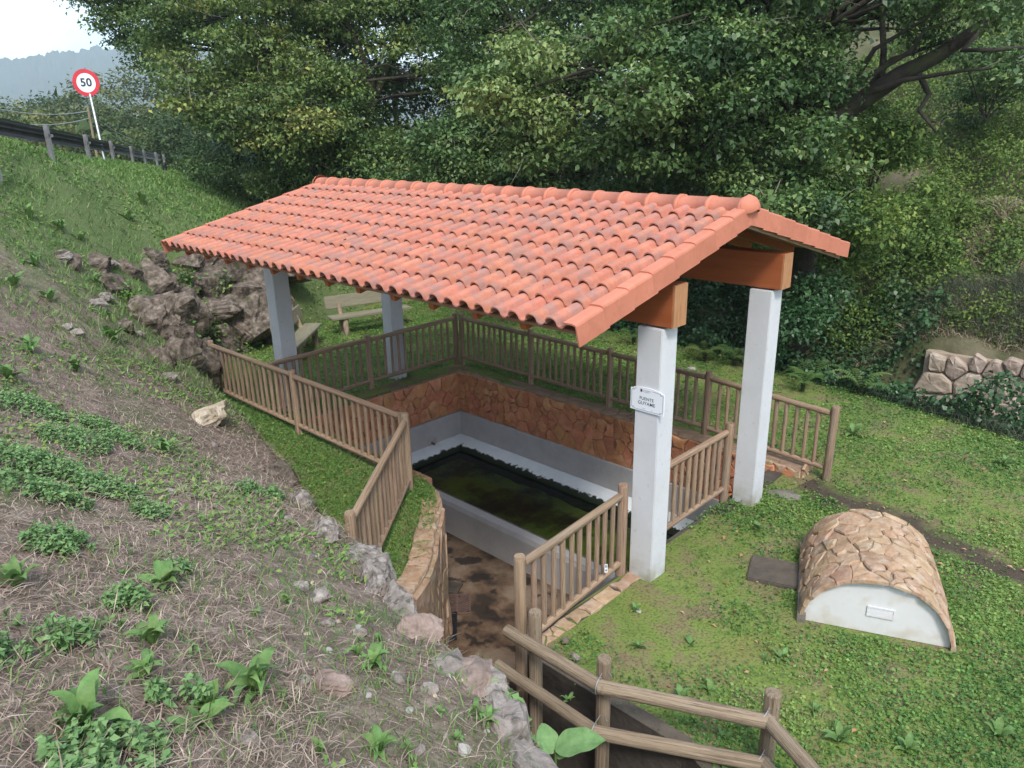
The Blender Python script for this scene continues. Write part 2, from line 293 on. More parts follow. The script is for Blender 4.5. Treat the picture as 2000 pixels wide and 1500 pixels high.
def G(x, y):
    x = np.atleast_1d(np.asarray(x, float)); y = np.atleast_1d(np.asarray(y, float)); t = y-lawn_edge(x)
    a = np.clip(.035+.12*np.maximum(t, 0), 0, .45)
    z = G0(x, y) + a*vn(x, y, .7, 3.1) + .012*vn(x, y, 4, 8.0, 2)
    return float(z[0]) if len(z) == 1 else z

PIT_POLY = [(-7.05, 3.62), (-.36, 3.62), (-.36, -1.74), (1.5, -1.74), (2.7, -2.15), (4.2, -3.3), (4.2, -3.6), (-1.3, -3.3), (-1.62, -2.5), (-1.84, -1.82), (-2.16, -1.34), (-2.62, -.86), (-3.04, -.42), (-3.4, -.17), (-3.8, -.06), (-7.05, -.06)]
def inside_np(poly, x, y):
    c = np.zeros(len(x), bool); n = len(poly)
    for i in range(n):
        x0, y0 = poly[i]; x1, y1 = poly[(i+1) % n]
        if y0 == y1: continue
        c ^= ((y0 > y) != (y1 > y)) & (x < (x1-x0)*(y-y0)/(y1-y0)+x0)
    return c
def inside(poly, x, y):
    c = False; n = len(poly)
    for i in range(n):
        x0, y0 = poly[i]; x1, y1 = poly[(i+1) % n]
        if (y0 > y) != (y1 > y) and x < (x1-x0)*(y-y0)/(y1-y0)+x0: c = not c
    return c
def build_ground():
    pts = []
    for i, x in enumerate(np.arange(-15, 9.01, .3)):
        for y in np.arange(-4.2, 8.9, .3): pts.append((x+random.uniform(-.1, .1), y+random.uniform(-.1, .1)))
    for x in np.arange(-15, 9.01, .42):
        for y in np.arange(8.95, 16, .42): pts.append((x+random.uniform(-.12, .12), y+random.uniform(-.12, .12)))
    for x in np.arange(-4, 9, .42):
        for y in (10.02, 10.10, 10.18, 10.26): pts.append((x, y))
    for x in np.arange(-40, 36, 1.3):
        for y in np.arange(-4.2, 48, 1.3):
            if not (-15.5 < x < 9.5 and y < 16.4): pts.append((x+random.uniform(-.3, .3), y+random.uniform(-.3, .3)))
    def near(p):
        for i in range(len(PIT_POLY)):
            a = PIT_POLY[i]; b = PIT_POLY[(i+1) % len(PIT_POLY)]
            dx, dy = b[0]-a[0], b[1]-a[1]; t = max(0, min(1, ((p[0]-a[0])*dx+(p[1]-a[1])*dy)/(dx*dx+dy*dy)))
            if math.hypot(p[0]-a[0]-t*dx, p[1]-a[1]-t*dy) < .06: return True
        return False
    pts = [p for p in pts if not (-8 < p[0] < 5 and -4 < p[1] < 4.2 and near(p))]
    n0 = len(pts); pts += PIT_POLY; k = len(PIT_POLY)
    ed = [(n0+i, n0+(i+1) % k) for i in range(k)]
    vo, _, fo, _, _, _ = delaunay_2d_cdt([Vector(p) for p in pts], ed, [], 0, 1e-5)
    _vx = np.array([(v.x, v.y) for v in vo]); V = [tuple(q) for q in np.c_[_vx, G(_vx[:, 0], _vx[:, 1])]]; lawn = []; hill = []
    for f in fo:
        cx = sum(V[i][0] for i in f)/3; cy = sum(V[i][1] for i in f)/3
        if -8 < cx < 5 and -4 < cy < 4.2 and inside(PIT_POLY, cx, cy): continue
        (lawn if cy < float(lawn_edge(cx))+.25 else hill).append(tuple(f))
    for nm, F, m in (('lawn', lawn, M['lawn']), ('hillside', hill, M['hill'])):
        ids = sorted({i for f in F for i in f}); mp_ = {j: i for i, j in enumerate(ids)}
        tag(obj(nm, pmesh(nm, [V[j] for j in ids], [[mp_[i] for i in f] for f in F], m, True)), kind='structure')
build_ground()
# valley floor to the horizon, far wooded hill
gm = MB(); n = 48
gm.add([(0, 0, -2.7)]+[(1560*math.cos(2*math.pi*i/n), 1560*math.sin(2*math.pi*i/n), -2.7) for i in range(n)], [(0, 1+i, 1+(i+1) % n) for i in range(n)])
tag(obj('ground', gm.mesh('ground', M['far_ground'])), kind='structure')

# the bank: a surface through points read off the photograph, with a steep face towards the fountain
CREST = np.array([(4.6, -5.2, 2.6), (3.0, -4.5, 2.25), (2.05, -4.12, 2.0), (1.27, -3.64, 1.8), (.76, -3.57, 1.7), (-.04, -3.33, 1.5), (-1.3, -2.85, 1.3), (-2.33, -2.68, 1.2), (-4.35, -2.05, .95),
                  (-6.85, -1.38, .85), (-9.05, -.95, 1.1), (-10.4, -.73, 1.6), (-11.6, -.6, 2.2), (-12.9, .4, 2.4), (-13.0, 1.8, 2.1), (-13.3, 3.0, 1.75), (-14.2, 4.5, 1.4), (-15.5, 7, 1.2), (-18, 10, 1.2), (-26, 14, 1.6), (-40, 19, 1.8)])
FOOT = np.array([(4.7, -3.4), (3.4, -3.1), (2.3, -2.9), (1.15, -2.72), (.4, -2.72), (-.5, -2.68), (-1.55, -2.5), (-2.6, -2.25), (-4.3, -1.5), (-6.8, -.95), (-9.0, -.55), (-10.1, -.15), (-10.9, .2), (-11.8, .8), (-12.1, 1.9), (-12.4, 2.9), (-12.9, 4.6), (-13.6, 8), (-15.5, 11.5), (-24, 16.5), (-39, 22)])
BACK = np.array([(7, -9.5), (5, -9.7), (3.5, -9.7), (1.5, -9.6), (0.5, -9.4), (-1, -9.2), (-3, -8.8), (-4.5, -8.4), (-6.5, -7.8), (-8.8, -7.2), (-11, -6.6), (-12.5, -6), (-14, -5.4), (-16.5, -4.4), (-18.5, -3.6), (-20.5, -2.8), (-23, -1.8), (-27, 0), (-32, 2.4), (-40, 6.2), (-54, 13)])
_ctl = [tuple(c) for c in CREST] + [(3.8, -6.0, 3.1), (6, -8.5, 3.9), (1.5, -6.8, 3.25), (-1.0, -5.2, 2.55), (-3.5, -4.6, 2.35), (-6.5, -3.6, 2.35), (-9.2, -2.7, 2.75), (-11.5, -1.9, 3.2), (-2, -8, 3.7), (-6, -6.2, 3.75), (-9.5, -4.4, 4.05),
        (-13.0, -2.1, 4.5), (-14.3, -1.15, 4.42), (-17.5, .6, 4.24), (-21.4, 2.5, 4.05), (-25.9, 4.7, 3.8), (-33.7, 8.7, 3.3), (-14.5, -5, 4.45), (-20, -2.2, 4.1), (-27, 1, 3.75), (-38, 7, 3.1), (-16, 2.5, 3.0), (-20, 6.0, 2.7), (-26, 9, 2.75), (5, -10, 4.3), (-54, 13, 2.6)]
_cp = np.array(_ctl)
def _tk(r2): return np.where(r2 > 1e-12, r2*np.log(np.maximum(r2, 1e-12)), 0)
_n = len(_cp); _K = _tk(((_cp[:, None, :2]-_cp[None, :, :2])**2).sum(-1)) + np.eye(_n)*.06
_P = np.c_[np.ones(_n), _cp[:, :2]]; _A = np.zeros((_n+3, _n+3)); _A[:_n, :_n] = _K; _A[:_n, _n:] = _P; _A[_n:, :_n] = _P.T
_w = np.linalg.solve(_A, np.r_[_cp[:, 2], 0, 0, 0])
def bank_z(x, y):
    x = np.atleast_1d(np.asarray(x, float)); y = np.atleast_1d(np.asarray(y, float))
    r2 = (x[:, None]-_cp[None, :, 0])**2 + (y[:, None]-_cp[None, :, 1])**2
    return _tk(r2)@_w[:_n] + _w[_n] + _w[_n+1]*x + _w[_n+2]*y
def arc(P, m):
    d = np.r_[0, np.cumsum(np.linalg.norm(np.diff(P[:, :2], axis=0), axis=1))]
    return d
NS, NT = 330, 60
def _smooth_line(P, k):
    """resample by control index with Catmull-Rom"""
    P = np.asarray(P); out = []
    for t in k:
        i = int(min(len(P)-2, max(0, math.floor(t)))); f = t-i
        p0, p1, p2, p3 = P[max(i-1, 0)], P[i], P[i+1], P[min(i+2, len(P)-1)]
        out.append(.5*((2*p1)+(-p0+p2)*f+(2*p0-5*p1+4*p2-p3)*f*f+(-p0+3*p1-3*p2+p3)*f**3))
    return np.array(out)
_ks = np.linspace(0, len(CREST)-1, NS)
CR = _smooth_line(CREST[:, :2], _ks); FT = _smooth_line(FOOT, _ks); BK = _smooth_line(BACK, _ks)
def bank_noise(x, y): return .05*nz2(x, y, 1.1, 5.0) + .025*nz2(x, y, 4.2, 9.0, 5)
def build_bank():
    V = []; F = []; tt = np.linspace(0, 1, NT)**1.7
    jit = np.array([.10*nz2(i*.16, 0, 1, 2.0)+.05*nz2(i*.55, 4, 1, 6.0) for i in range(NS)])
    nf = 9
    for i in range(NS):
        cr = CR[i]+(FT[i]-CR[i])/max(.3, np.linalg.norm(FT[i]-CR[i]))*jit[i]
        zc = float(bank_z(cr[0], cr[1])[0]); zf = -2.2 if FT[i][0] > -2.2 and FT[i][0] < 6 else -.25
        for k in range(nf):            # face from foot to crest
            f = k/nf; g = f**.75
            p = FT[i]*(1-f)+cr*f; z = zf+(zc-zf)*g if zf > -1 else (-2.2+(zc+2.2)*min(1, g*1.35) if False else zf+(zc-zf)*g)
            o = .16*nz2(p[0]*1.3, p[1]*1.3+z*1.6, 1, 12.0)*math.sin(math.pi*f)
            V.append((p[0]+o*.4, p[1]+o, z))
        for t in tt:
            p = cr*(1-t)+BK[i]*t
            V.append((p[0], p[1], float(bank_z(p[0], p[1])[0])+bank_noise(p[0], p[1])*min(1, .4+t*8)))
    w = nf+NT
    for i in range(NS-1):
        for j in range(w-1): F.append((i*w+j, (i+1)*w+j, (i+1)*w+j+1, i*w+j+1))
    return tag(obj('bank', pmesh('bank', V, F, M['soil'], True)), kind='structure')
_t = M['soil'].node_tree; _s = _t.nodes['Principled BSDF'].inputs['Base Color'].links[0].from_socket     # turf instead of bare soil farther along the bank
_tc = _t.nodes.new('ShaderNodeTexCoord'); _sx = _t.nodes.new('ShaderNodeSeparateXYZ'); _t.links.new(_tc.outputs['Object'], _sx.inputs[0]); _no = _t.nodes.new('ShaderNodeTexNoise'); _no.inputs['Scale'].default_value = 1.4; _no.inputs['Detail'].default_value = 8; _t.links.new(_tc.outputs['Object'], _no.inputs['Vector'])
_ma = _t.nodes.new('ShaderNodeMath'); _ma.operation = 'MULTIPLY_ADD'; _ma.inputs[1].default_value = -9.0; _t.links.new(_no.outputs['Fac'], _ma.inputs[0]); _t.links.new(_sx.outputs[0], _ma.inputs[2])
_mr = _t.nodes.new('ShaderNodeMapRange'); _mr.inputs[1].default_value = -11.5; _mr.inputs[2].default_value = -15.5; _mr.inputs[4].default_value = .85; _t.links.new(_ma.outputs[0], _mr.inputs[0])
_mx = _t.nodes.new('ShaderNodeMix'); _mx.data_type = 'RGBA'; _t.links.new(_mr.outputs[0], _mx.inputs[0]); _t.links.new(_s, _mx.inputs[6]); _mx.inputs[7].default_value = (.095, .15, .045, 1); _t.links.new(_mx.outputs[2], _t.nodes['Principled BSDF'].inputs['Base Color'])
bank = build_bank()
_bv = bmesh.new(); _bv.from_mesh(bank.data)
from mathutils.bvhtree import BVHTree
BANK_T = BVHTree.FromBMesh(_bv); _bv.free()
def drop_bank(x, y):
    h = BANK_T.ray_cast(Vector((x, y, 30)), Vector((0, 0, -1)))
    return (None, None) if h[0] is None else (h[0], h[1])
def hit_bank(px, py):
    d = Vector(_fw + _r*(px-1000)/FPX + _u*(750-py)/FPX)
    h = BANK_T.ray_cast(Vector(CAM), d.normalized()); return (None, None) if h[0] is None else (h[0], h[1])
# road behind the guardrail
rl = np.array([(-9.0, -5.2), (-14.0, -2.9), (-18.2, -.8), (-22.2, 1.1), (-27, 3.3), (-34.8, 7.2), (-46, 12.6)])

# ------------------------------------------------------------------ the pavilion
S = .285; LX = 7.477; LY = 2.335; HC = 2.847
XR, XL = .15, -7.85                    # gable edges of the roof
YE, ZE, YM, ZR = -1.50, 3.15, 1.31, 3.86   # eave and ridge of the tile bed
SL = math.hypot(YM-YE, ZR-ZE); CA, SA = (YM-YE)/SL, (ZR-ZE)/SL
pav = thing('pavilion', 'open shelter with orange tiled gable roof on four white columns over the fountain', 'shelter', (-3.8, 1.31, 0))
def RP(x, s, n, back=False):           # point on the roof: along the ridge, up the slope from the eave, out of the slope
    y = YE + s*CA - n*SA; z = ZE + s*SA + n*CA
    return (x, 2*YM-y if back else y, z)
for (x0, y0) in ((-S, 0), (-S, LY), (-S-LX, 0), (-S-LX, LY)):
    me = MB().box(0, S, 0, S, -.15, HC).mesh('column', M['paint']); bevel(me, .008, 2)
    o = obj('column', me, pav); o.location = (x0-pav.location.x, y0-pav.location.y, 0)
    cp = MB().box(S*.2, S*.8, S*.2, S*.8, HC, HC+.022).mesh('bearing_pad', M['grate']); b = obj('bearing_pad', cp, o)
for y0 in (0.03, LY+.03):
    me = MB().box(-7.9, .085, y0, y0+.235, 2.869, 3.29).mesh('beam', M['beam']); bevel(me, .006, 1)
    o = obj('beam', me, pav); o.location = -pav.location
    me2 = MB().box(.084, .10, y0+.004, y0+.231, 2.873, 3.286).mesh('beam_end', M['beam_end']); obj('beam_end', me2, o)
roof = obj('roof', None, pav); roof.location = -pav.location; roof.empty_display_size = .1
for bk in (False, True):
    m = MB()
    P = [RP(x, s, nn, bk) for nn in (-.045, -.015) for x, s in ((XL+.05, .05), (XR-.06, .05), (XR-.06, SL), (XL+.05, SL))]
    m.add(P, [(3, 2, 1, 0), (4, 5, 6, 7), (0, 1, 5, 4), (1, 2, 6, 5), (2, 3, 7, 6), (3, 0, 4, 7)])
    obj('roof_deck', m.mesh('roof_deck', M['deck']), roof)
    for xr in np.arange(XL+.45, XR-.2, .62):       # rafters with tails at the eave
        m = MB(); P = [RP(x, s, nn, bk) for nn in (-.135, -.046) for x, s in ((xr, .09), (xr+.07, .09), (xr+.07, SL-.03), (xr, SL-.03))]
        m.add(P, [(3, 2, 1, 0), (4, 5, 6, 7), (0, 1, 5, 4), (1, 2, 6, 5), (2, 3, 7, 6), (3, 0, 4, 7)]); obj('rafter', m.mesh('rafter', M['tile_plain'] if False else M['beam']), roof)
    for xr in (XR-.058, XL+.01):                   # gable boards
        m = MB(); P = [RP(x, s, nn, bk) for nn in (-.15, -.02) for x, s in ((xr, .12), (xr+.035, .12), (xr+.035, SL-.002), (xr, SL-.002))]
        m.add(P, [(3, 2, 1, 0), (4, 5, 6, 7), (0, 1, 5, 4), (1, 2, 6, 5), (2, 3, 7, 6), (3, 0, 4, 7)]); obj('gable_board', m.mesh('gable_board', M['board']), roof)
# tile: a barrel and a shallow pan
NCOL, NROW = 37, 8
TX0, TX1 = XL+.10, XR-.12; TW = (TX1-TX0)/NCOL; EXPO = SL/NROW; TL = EXPO+.07
def tile_profile():
    pr = []
    for k in range(8):
        a = math.pi*k/7; pr.append((TW*.06+TW*.62*(1-math.cos(a))/2, .018+.062*math.sin(a)**.85))
    pr += [(TW*.76, .006), (TW*.92, .003), (TW*1.05, .016)]
    return pr
def tile_mesh(hook=0.0, tap=.0):
    pr = tile_profile(); n = len(pr); V = []; F = []; th = .013
    for (s, lift) in ((-.02, .030), (TL-.02, -.004)):
        k = 1.0 if s < 0 else .94
        for (a, h) in pr: V.append((TW*.37+(a-TW*.37)*k, s, h*k+lift))
        for (a, h) in pr: V.append((TW*.37+(a-TW*.37)*k*.93, s, h*k+lift-th))
    for i in range(n-1):
        F.append((i, i+1, 2*n+i+1, 2*n+i))                 # top
        F.append((n+i+1, n+i, i, i+1)[::-1])               # lower end
        F.append((n+i, 3*n+i, 3*n+i+1, n+i+1))             # underside
    F.append((0, 2*n, 3*n, n)); F.append((n-1, 2*n-1, 4*n-1, 3*n-1))
    me = pmesh('roof_tile', V, F, M['tile']); 
    for i, p in enumerate(me.polygons): p.use_smooth = (i % 3 == 0 and i < 3*(n-1))
    return me
tm = tile_mesh()
def slope_matrix(x, s, back):
    o = Vector(RP(x, s, 0, back)); 
    ex = Vector((1, 0, 0)); ey = Vector((0, CA if not back else -CA, SA)); ez = ex.cross(ey)
    if back: ex = Vector((-1, 0, 0)); ez = ex.cross(ey)
    m = Matrix.Identity(4); m.col[0][:3] = ex; m.col[1][:3] = ey; m.col[2][:3] = ez; m.col[3][:3] = o
    return m
for r in range(NROW):
    for c in range(NCOL):
        o = obj('roof_tile', tm, roof)
        o.matrix_basis = slope_matrix(TX0+c*TW, r*EXPO, False) @ Matrix.Rotation(random.uniform(-.008, .008), 4, 'Z') @ Matrix.Translation((random.uniform(-.003, .003), random.uniform(-.007, .007), random.uniform(0, .004)))
bt = MB(); tv = [v.co.copy() for v in tm.vertices]; tf = [tuple(p.vertices) for p in tm.polygons]
for r in range(NROW):
    for c in range(NCOL):
        mt = slope_matrix(TX0+(c+1)*TW, r*EXPO, True); bt.add([mt @ v for v in tv], tf)
tag(obj('rear_roof_tiles', bt.mesh('rear_roof_tiles', M['tile']), roof), kind='stuff')
# verge tiles: flat top and a flange hanging over the gable board
def verge_mesh(side):
    pr = [(-.02, .050), (.015, .078), (.10, .080), (.138, .072), (.146, .055), (.150, -.125), (.136, -.125), (.132, .055), (.10, .064), (.015, .062)]
    if side < 0: pr = [(-a, h) for a, h in pr][::-1]
    n = len(pr); V = []; F = []; L = EXPO+.05
    for s, lift in ((-.015, .012), (L-.015, -.004)):
        for a, h in pr: V.append((a, s, h+lift))
    for i in range(n): j = (i+1) % n; F.append((i, j, n+j, n+i))
    F.append(tuple(range(n))[::-1]); F.append(tuple(range(n, 2*n)))
    me = pmesh('verge_tile', V, F, M['tile_plain']); bm = bmesh.new(); bm.from_mesh(me); bmesh.ops.recalc_face_normals(bm, faces=bm.faces); bm.to_mesh(me); bm.free(); return me
vR, vL = verge_mesh(1), verge_mesh(-1)
for bk in (False, True):
    for r in range(NROW):
        for xs, me in ((TX1, vR), (TX0, vL)):
            o = obj('verge_tile', me if not bk else (vL if me is vR else vR), roof)
            o.matrix_basis = slope_matrix(xs, r*EXPO, bk) @ Matrix.Translation((0, random.uniform(-.005, .005), random.uniform(0, .003)))
# ridge caps
def ridge_mesh(L):
    V = []; F = []; n = 10; ring = [(0, 1.0), (L-.035, 1.0), (L-.034, 1.13), (L+.012, 1.13), (L+.013, 1.0)]
    for (x, k) in ring:
        for i in range(n+1):
            a = math.pi*(-.08+1.16*i/n); V.append((x, -.135*k*math.cos(a), .115*k*math.sin(a)-.01))
    for j in range(len(ring)-1):
        for i in range(n): F.append((j*(n+1)+i, (j+1)*(n+1)+i, (j+1)*(n+1)+i+1, j*(n+1)+i+1))
    return pmesh('ridge_tile', V, F, M['tile_plain'], True)
NR = 21; RL = (XR-XL-.06)/NR; rm = ridge_mesh(RL)
for i in range(NR):
    o = obj('ridge_tile', rm, roof); o.location = (XL+.02+i*RL, YM, ZR+.035+random.uniform(-.003, .003)); o.rotation_euler = (random.uniform(-.02, .02), random.uniform(-.004, .004), 0)
# ribbed end cap of the ridge and the mortar under the ridge
V = []; F = []; n = 14; k = 6
for j in range(k+1):
    b = math.pi/2*j/k
    for i in range(n+1):
        a = math.pi*(-.1+1.2*i/n); rr = 1+.05*(i % 2); V.append((.12*math.sin(b), -.155*math.cos(b)*rr*math.cos(a), .14*math.cos(b)*rr*math.sin(a)))
for j in range(k):
    for i in range(n): F.append((j*(n+1)+i, (j+1)*(n+1)+i, (j+1)*(n+1)+i+1, j*(n+1)+i+1))
cap = pmesh('ridge_end_cap', V, F, M['tile_plain'], True)
o = obj('ridge_end_cap', cap, roof); o.location = (XR-.03, YM, ZR+.035)
o = obj('ridge_end_cap', cap, roof); o.location = (XL+.02, YM, ZR+.035); o.rotation_euler = (0, 0, math.pi)
m = MB()
for bk in (False, True):
    pass
m.add([(XL+.05, YM-.17, ZR-.02), (XR-.06, YM-.17, ZR-.02), (XR-.06, YM-.10, ZR+.055), (XL+.05, YM-.10, ZR+.055), (XL+.05, YM+.10, ZR+.055), (XR-.06, YM+.10, ZR+.055), (XR-.06, YM+.17, ZR-.02), (XL+.05, YM+.17, ZR-.02)],
      [(0, 1, 2, 3), (3, 2, 5, 4), (4, 5, 6, 7)])
obj('ridge_mortar', m.mesh('ridge_mortar', M['tile_plain']), roof)

# ------------------------------------------------------------------ name sign on the front column, number tag on the fence
def text_mesh(body, size, m, align='CENTER', bold=0.0, name='lettering'):
    cu = bpy.data.curves.new(name, 'FONT'); cu.body = body; cu.size = size; cu.align_x = align; cu.align_y = 'CENTER'; cu.extrude = .0006; cu.offset = bold; cu.space_character = 1.06
    to = bpy.data.objects.new(name, cu); C.objects.link(to); bpy.context.view_layer.update()
    me = bpy.data.meshes.new_from_object(to.evaluated_get(bpy.context.evaluated_depsgraph_get())); bpy.data.objects.remove(to); me.materials.clear(); me.materials.append(m); me.name = name
    return me
sg = thing('name_sign', 'white plate reading FUENTE GUYAME fixed to the near white column', 'sign', (-.13, -.004, 2.085)); sg.rotation_euler = (math.radians(90), 0, math.radians(0))
W, Hh = .20, .115
def sign_outline(w, h, top, nx, ny):
    P = [(-w, -h), (w, -h), (w, h), (w-nx, h), (w-nx, h+ny)]
    for i in range(1, 10):
        t = i/10; P.append((w-nx-2*(w-nx)*t, h+ny+top*math.sin(math.pi*t)))
    return P + [(-w+nx, h+ny), (-w+nx, h), (-w, h)]
P = sign_outline(W, Hh, .02, .035, .012); n = len(P)
me = pmesh('plate', [(x, y, 0) for x, y in P]+[(x, y, .012) for x, y in P], [tuple(range(n, 2*n)), tuple(range(n))[::-1]]+[(i, (i+1) % n, n+(i+1) % n, n+i) for i in range(n)], M['sign_white']); obj('plate', me, sg)
def frame_line(pts, w, z):
    m = MB()
    for a, b in zip(pts[:-1], pts[1:]):
        a = Vector((*a, z)); b = Vector((*b, z)); d = (b-a).normalized(); q = Vector((-d.y, d.x, 0))*w
        a = a-d*w; b = b+d*w; m.add([a-q, b-q, b+q, a+q], [(0, 1, 2, 3)])
    return m
bl = [(-W+.013, -Hh+.035), (-W+.013, Hh-.017), (-W+.045, Hh-.017), (-W+.045, Hh-.002), (-W+.075, Hh+.004)]
br = [(.06, Hh+.004), (W-.045, Hh-.002), (W-.045, Hh-.017), (W-.013, Hh-.017), (W-.013, -Hh+.03), (W-.045, -Hh+.03), (W-.045, -Hh+.014), (-W+.045, -Hh+.014), (-W+.045, -Hh+.03), (-W+.013, -Hh+.03)]
mm = frame_line(bl, .0016, .0128); m2 = frame_line(br, .0016, .0128); mm.add(m2.V, m2.F); obj('border_line', mm.mesh('border_line', M['ink']), sg)
for body, y, s in (('FUENTE', .024, .046), ('GUYAME', -.026, .050)):
    o = obj('lettering', text_mesh(body, s, M['ink'], bold=.0002), sg); o.location = (-.005, y, .0128)
for body, y in (('Ayuntamiento', .1135), ('de Llanera', .0985)):
    o = obj('small_lettering', text_mesh(body, .0155, M['grey_ink'], 'LEFT'), sg); o.location = (-.05, y, .0128)
o = obj('crest', MB().box(-.082, -.060, .092, .121, .0122, .0135).mesh('crest', M['crest']), sg)
for dx, w in ((-.06, .045), (.055, .018)):
    o = obj('faint_logo', MB().box(dx, dx+w, -.088, -.076, .0122, .0131).mesh('faint_logo', mat('faint_blue', [(.50, .55, .66), (.62, .66, .75)], 60, .5)), sg)
for sx, sy in ((-W+.03, Hh-.008), (W-.03, Hh-.008), (-W+.03, -Hh+.02), (W-.03, -Hh+.02)):
    o = obj('screw', MB().tube([(sx, sy, .012), (sx, sy, .016)], .003, 8).mesh('screw', M['ink']), sg)

# ------------------------------------------------------------------ round-wood fences
def cyl_mesh(name, m, n=12, cham=.12):
    V = []; F = []
    for z, r in ((0, 1), (.985, 1), (1, 1-cham)):
        for k in range(n): a = 2*math.pi*k/n; V.append((r*math.cos(a), r*math.sin(a), z))
    for j in range(2):
        for k in range(n): F.append((j*n+k, j*n+(k+1) % n, (j+1)*n+(k+1) % n, (j+1)*n+k))
    F.append(tuple(range(2*n, 3*n))); F.append(tuple(range(n))[::-1])
    me = pmesh(name, V, F, m)
    for i, p in enumerate(me.polygons): p.use_smooth = i < n
    return me
CYL = {k: cyl_mesh('round_'+k, M[k]) for k in ('wood', 'wood_grey')}
def pole(name, parent, a, b, r, kind='wood', r2=None):
    a = Vector(a); b = Vector(b); d = b-a
    o = obj(name, CYL[kind], parent); q = d.to_track_quat('Z', 'Y')
    o.rotation_mode = 'QUATERNION'; o.rotation_quaternion = q @ Quaternion((0, 0, 1), random.uniform(0, 6.28)); o.location = a-Vector(parent.location); o.scale = (r, r, d.length)
    return o
def picket_fence(label, posts, top=.98, low=.17, post_h=1.08, nb=11, post_below=None, ends=(True, True), group='round wood picket fences round the fountain', kind='wood', skip=()):
    t = thing('picket_fence', label, 'fence', posts[0], group)
    for i, p in enumerate(posts):
        if i in skip: continue
        b = (post_below or {}).get(i, .25)
        pole('post', t, (p[0], p[1], p[2]-b), (p[0]+random.uniform(-.012, .012), p[1]+random.uniform(-.012, .012), p[2]+post_h+random.uniform(-.02, .02)), .056, kind)
    for i in range(len(posts)-1):
        a = Vector(posts[i]); b = Vector(posts[i+1]); d = (b-a).normalized()
        a2 = a+d*(.05 if i not in skip else 0); b2 = b-d*(.05 if i+1 not in skip else 0); k = nb[i] if hasattr(nb, '__len__') else nb
        sag = random.uniform(-.015, .015)
        pole('top_rail', t, a2+Vector((0, 0, top+sag)), b2+Vector((0, 0, top-sag)), .042, kind)
        pole('bottom_rail', t, a2+Vector((0, 0, low)), b2+Vector((0, 0, low)), .038, kind)
        for j in range(k):
            f = (j+1)/(k+1); q = a2.lerp(b2, f)+Vector((random.uniform(-.004, .004), random.uniform(-.004, .004), 0))
            pole('baluster', t, q+Vector((0, 0, low+.02)), q+Vector((random.uniform(-.006, .006), random.uniform(-.006, .006), top-.02)), random.uniform(.026, .030), kind)
    return t
picket_fence('long brown picket fence along the back of the fountain, behind the stone wall', [(-7.26, 3.92, .11), (-5.36, 3.93, .10), (-3.50, 3.93, .08), (-1.60, 3.90, .05), (.40, 3.72, .02)], nb=[11, 11, 10, 11])
picket_fence('picket fence across the far left end, in front of the two rear-left columns', [(-7.36, 3.84, .11), (-7.42, 1.72, .10), (-7.40, -.30, .10)], nb=[12, 12], skip=(2,))
picket_fence('straight picket fence on the near left side, beside the grassy bank', [(-9.33, -.40, .10), (-6.48, -.40, .10), (-3.74, -.38, .10)], nb=[15, 16], top=1.0)
t = picket_fence('slanting picket fence turning from the near left fence towards the bank', [(-3.62, -.43, .10), (-1.93, -2.46, .10)], nb=13, top=.97, low=.13, post_below={0: .35})
picket_fence('short picket fence between the entrance passage and the near white column', [(-.20, -1.84, .02), (-.35, -.07, .02)], nb=10, post_below={0: 1.3, 1: .2}, post_h=1.10, low=.14)
picket_fence('short picket fence between the two near white columns', [(-.36, .34, .02), (-.37, 2.26, .02)], nb=11, low=.17)
nt_ = thing('number_tag', 'tiny white tag marked B4 on a baluster near the white column', 'tag', (-.232, -.50, .33))
o = obj('plate', MB().box(-.016, .016, -.002, 0, -.05, .05).mesh('plate', M['sign_white']), nt_)
for body, z in (('B', .024), ('4', -.024)):
    o = obj('lettering', text_mesh(body, .04, M['ink'], bold=.0005), nt_); o.location = (0, -.0035, z); o.rotation_euler = (math.radians(90), 0, 0)
nt_.rotation_euler = (0, 0, math.radians(45))

# log railing over the ditch
lr = thing('log_railing', 'low two-log railing beside the ditch in front of the lawn', 'railing', (.05, -1.92, 0))
PST = [((.06, -1.93), -.95, .70), ((.85, -1.97), -.75, .66), ((2.02, -1.42), -.15, .66), ((3.3, -2.1), -.3, .66)]
for (p, zb, zt) in PST: pole('post', lr, (*p, zb), (*p, zt), .062, 'wood_grey')
TOP = [(-.13, -2.10, .50), (.93, -2.10, .50), (2.07, -1.555, .50), (3.35, -2.23, .5)]
LOW = [(-.24, -2.12, .08), (.93, -2.15, .08), (2.07, -1.56, .10), (3.35, -2.25, .1)]
for Q in (TOP, LOW):
    for i in range(3):
        a, b = Vector(Q[i]), Vector(Q[i+1]); d = (b-a).normalized()
        pole('rail', lr, a if i == 0 else a-d*.03, b+d*.04, .058 if i else .055, 'wood_grey')
    for i, q in enumerate(Q[1:3]):
        d = (Vector(Q[i+2])-Vector(Q[i])).normalized(); q = Vector(q)
        ring = [q-d*.03+Vector((0, 0, 1))*.064*math.cos(a)+d.cross(Vector((0, 0, 1)))*.064*math.sin(a) for a in np.linspace(0, 2*math.pi, 15)]
        ring += [Vector((PST[i+1][0][0], PST[i+1][0][1], q.z+.05)), q+Vector((.02, .1, .06))]
        obj('wire_tie', MB().tube([v-lr.location for v in ring], .004, 5).mesh('wire_tie', M['metal']), lr)

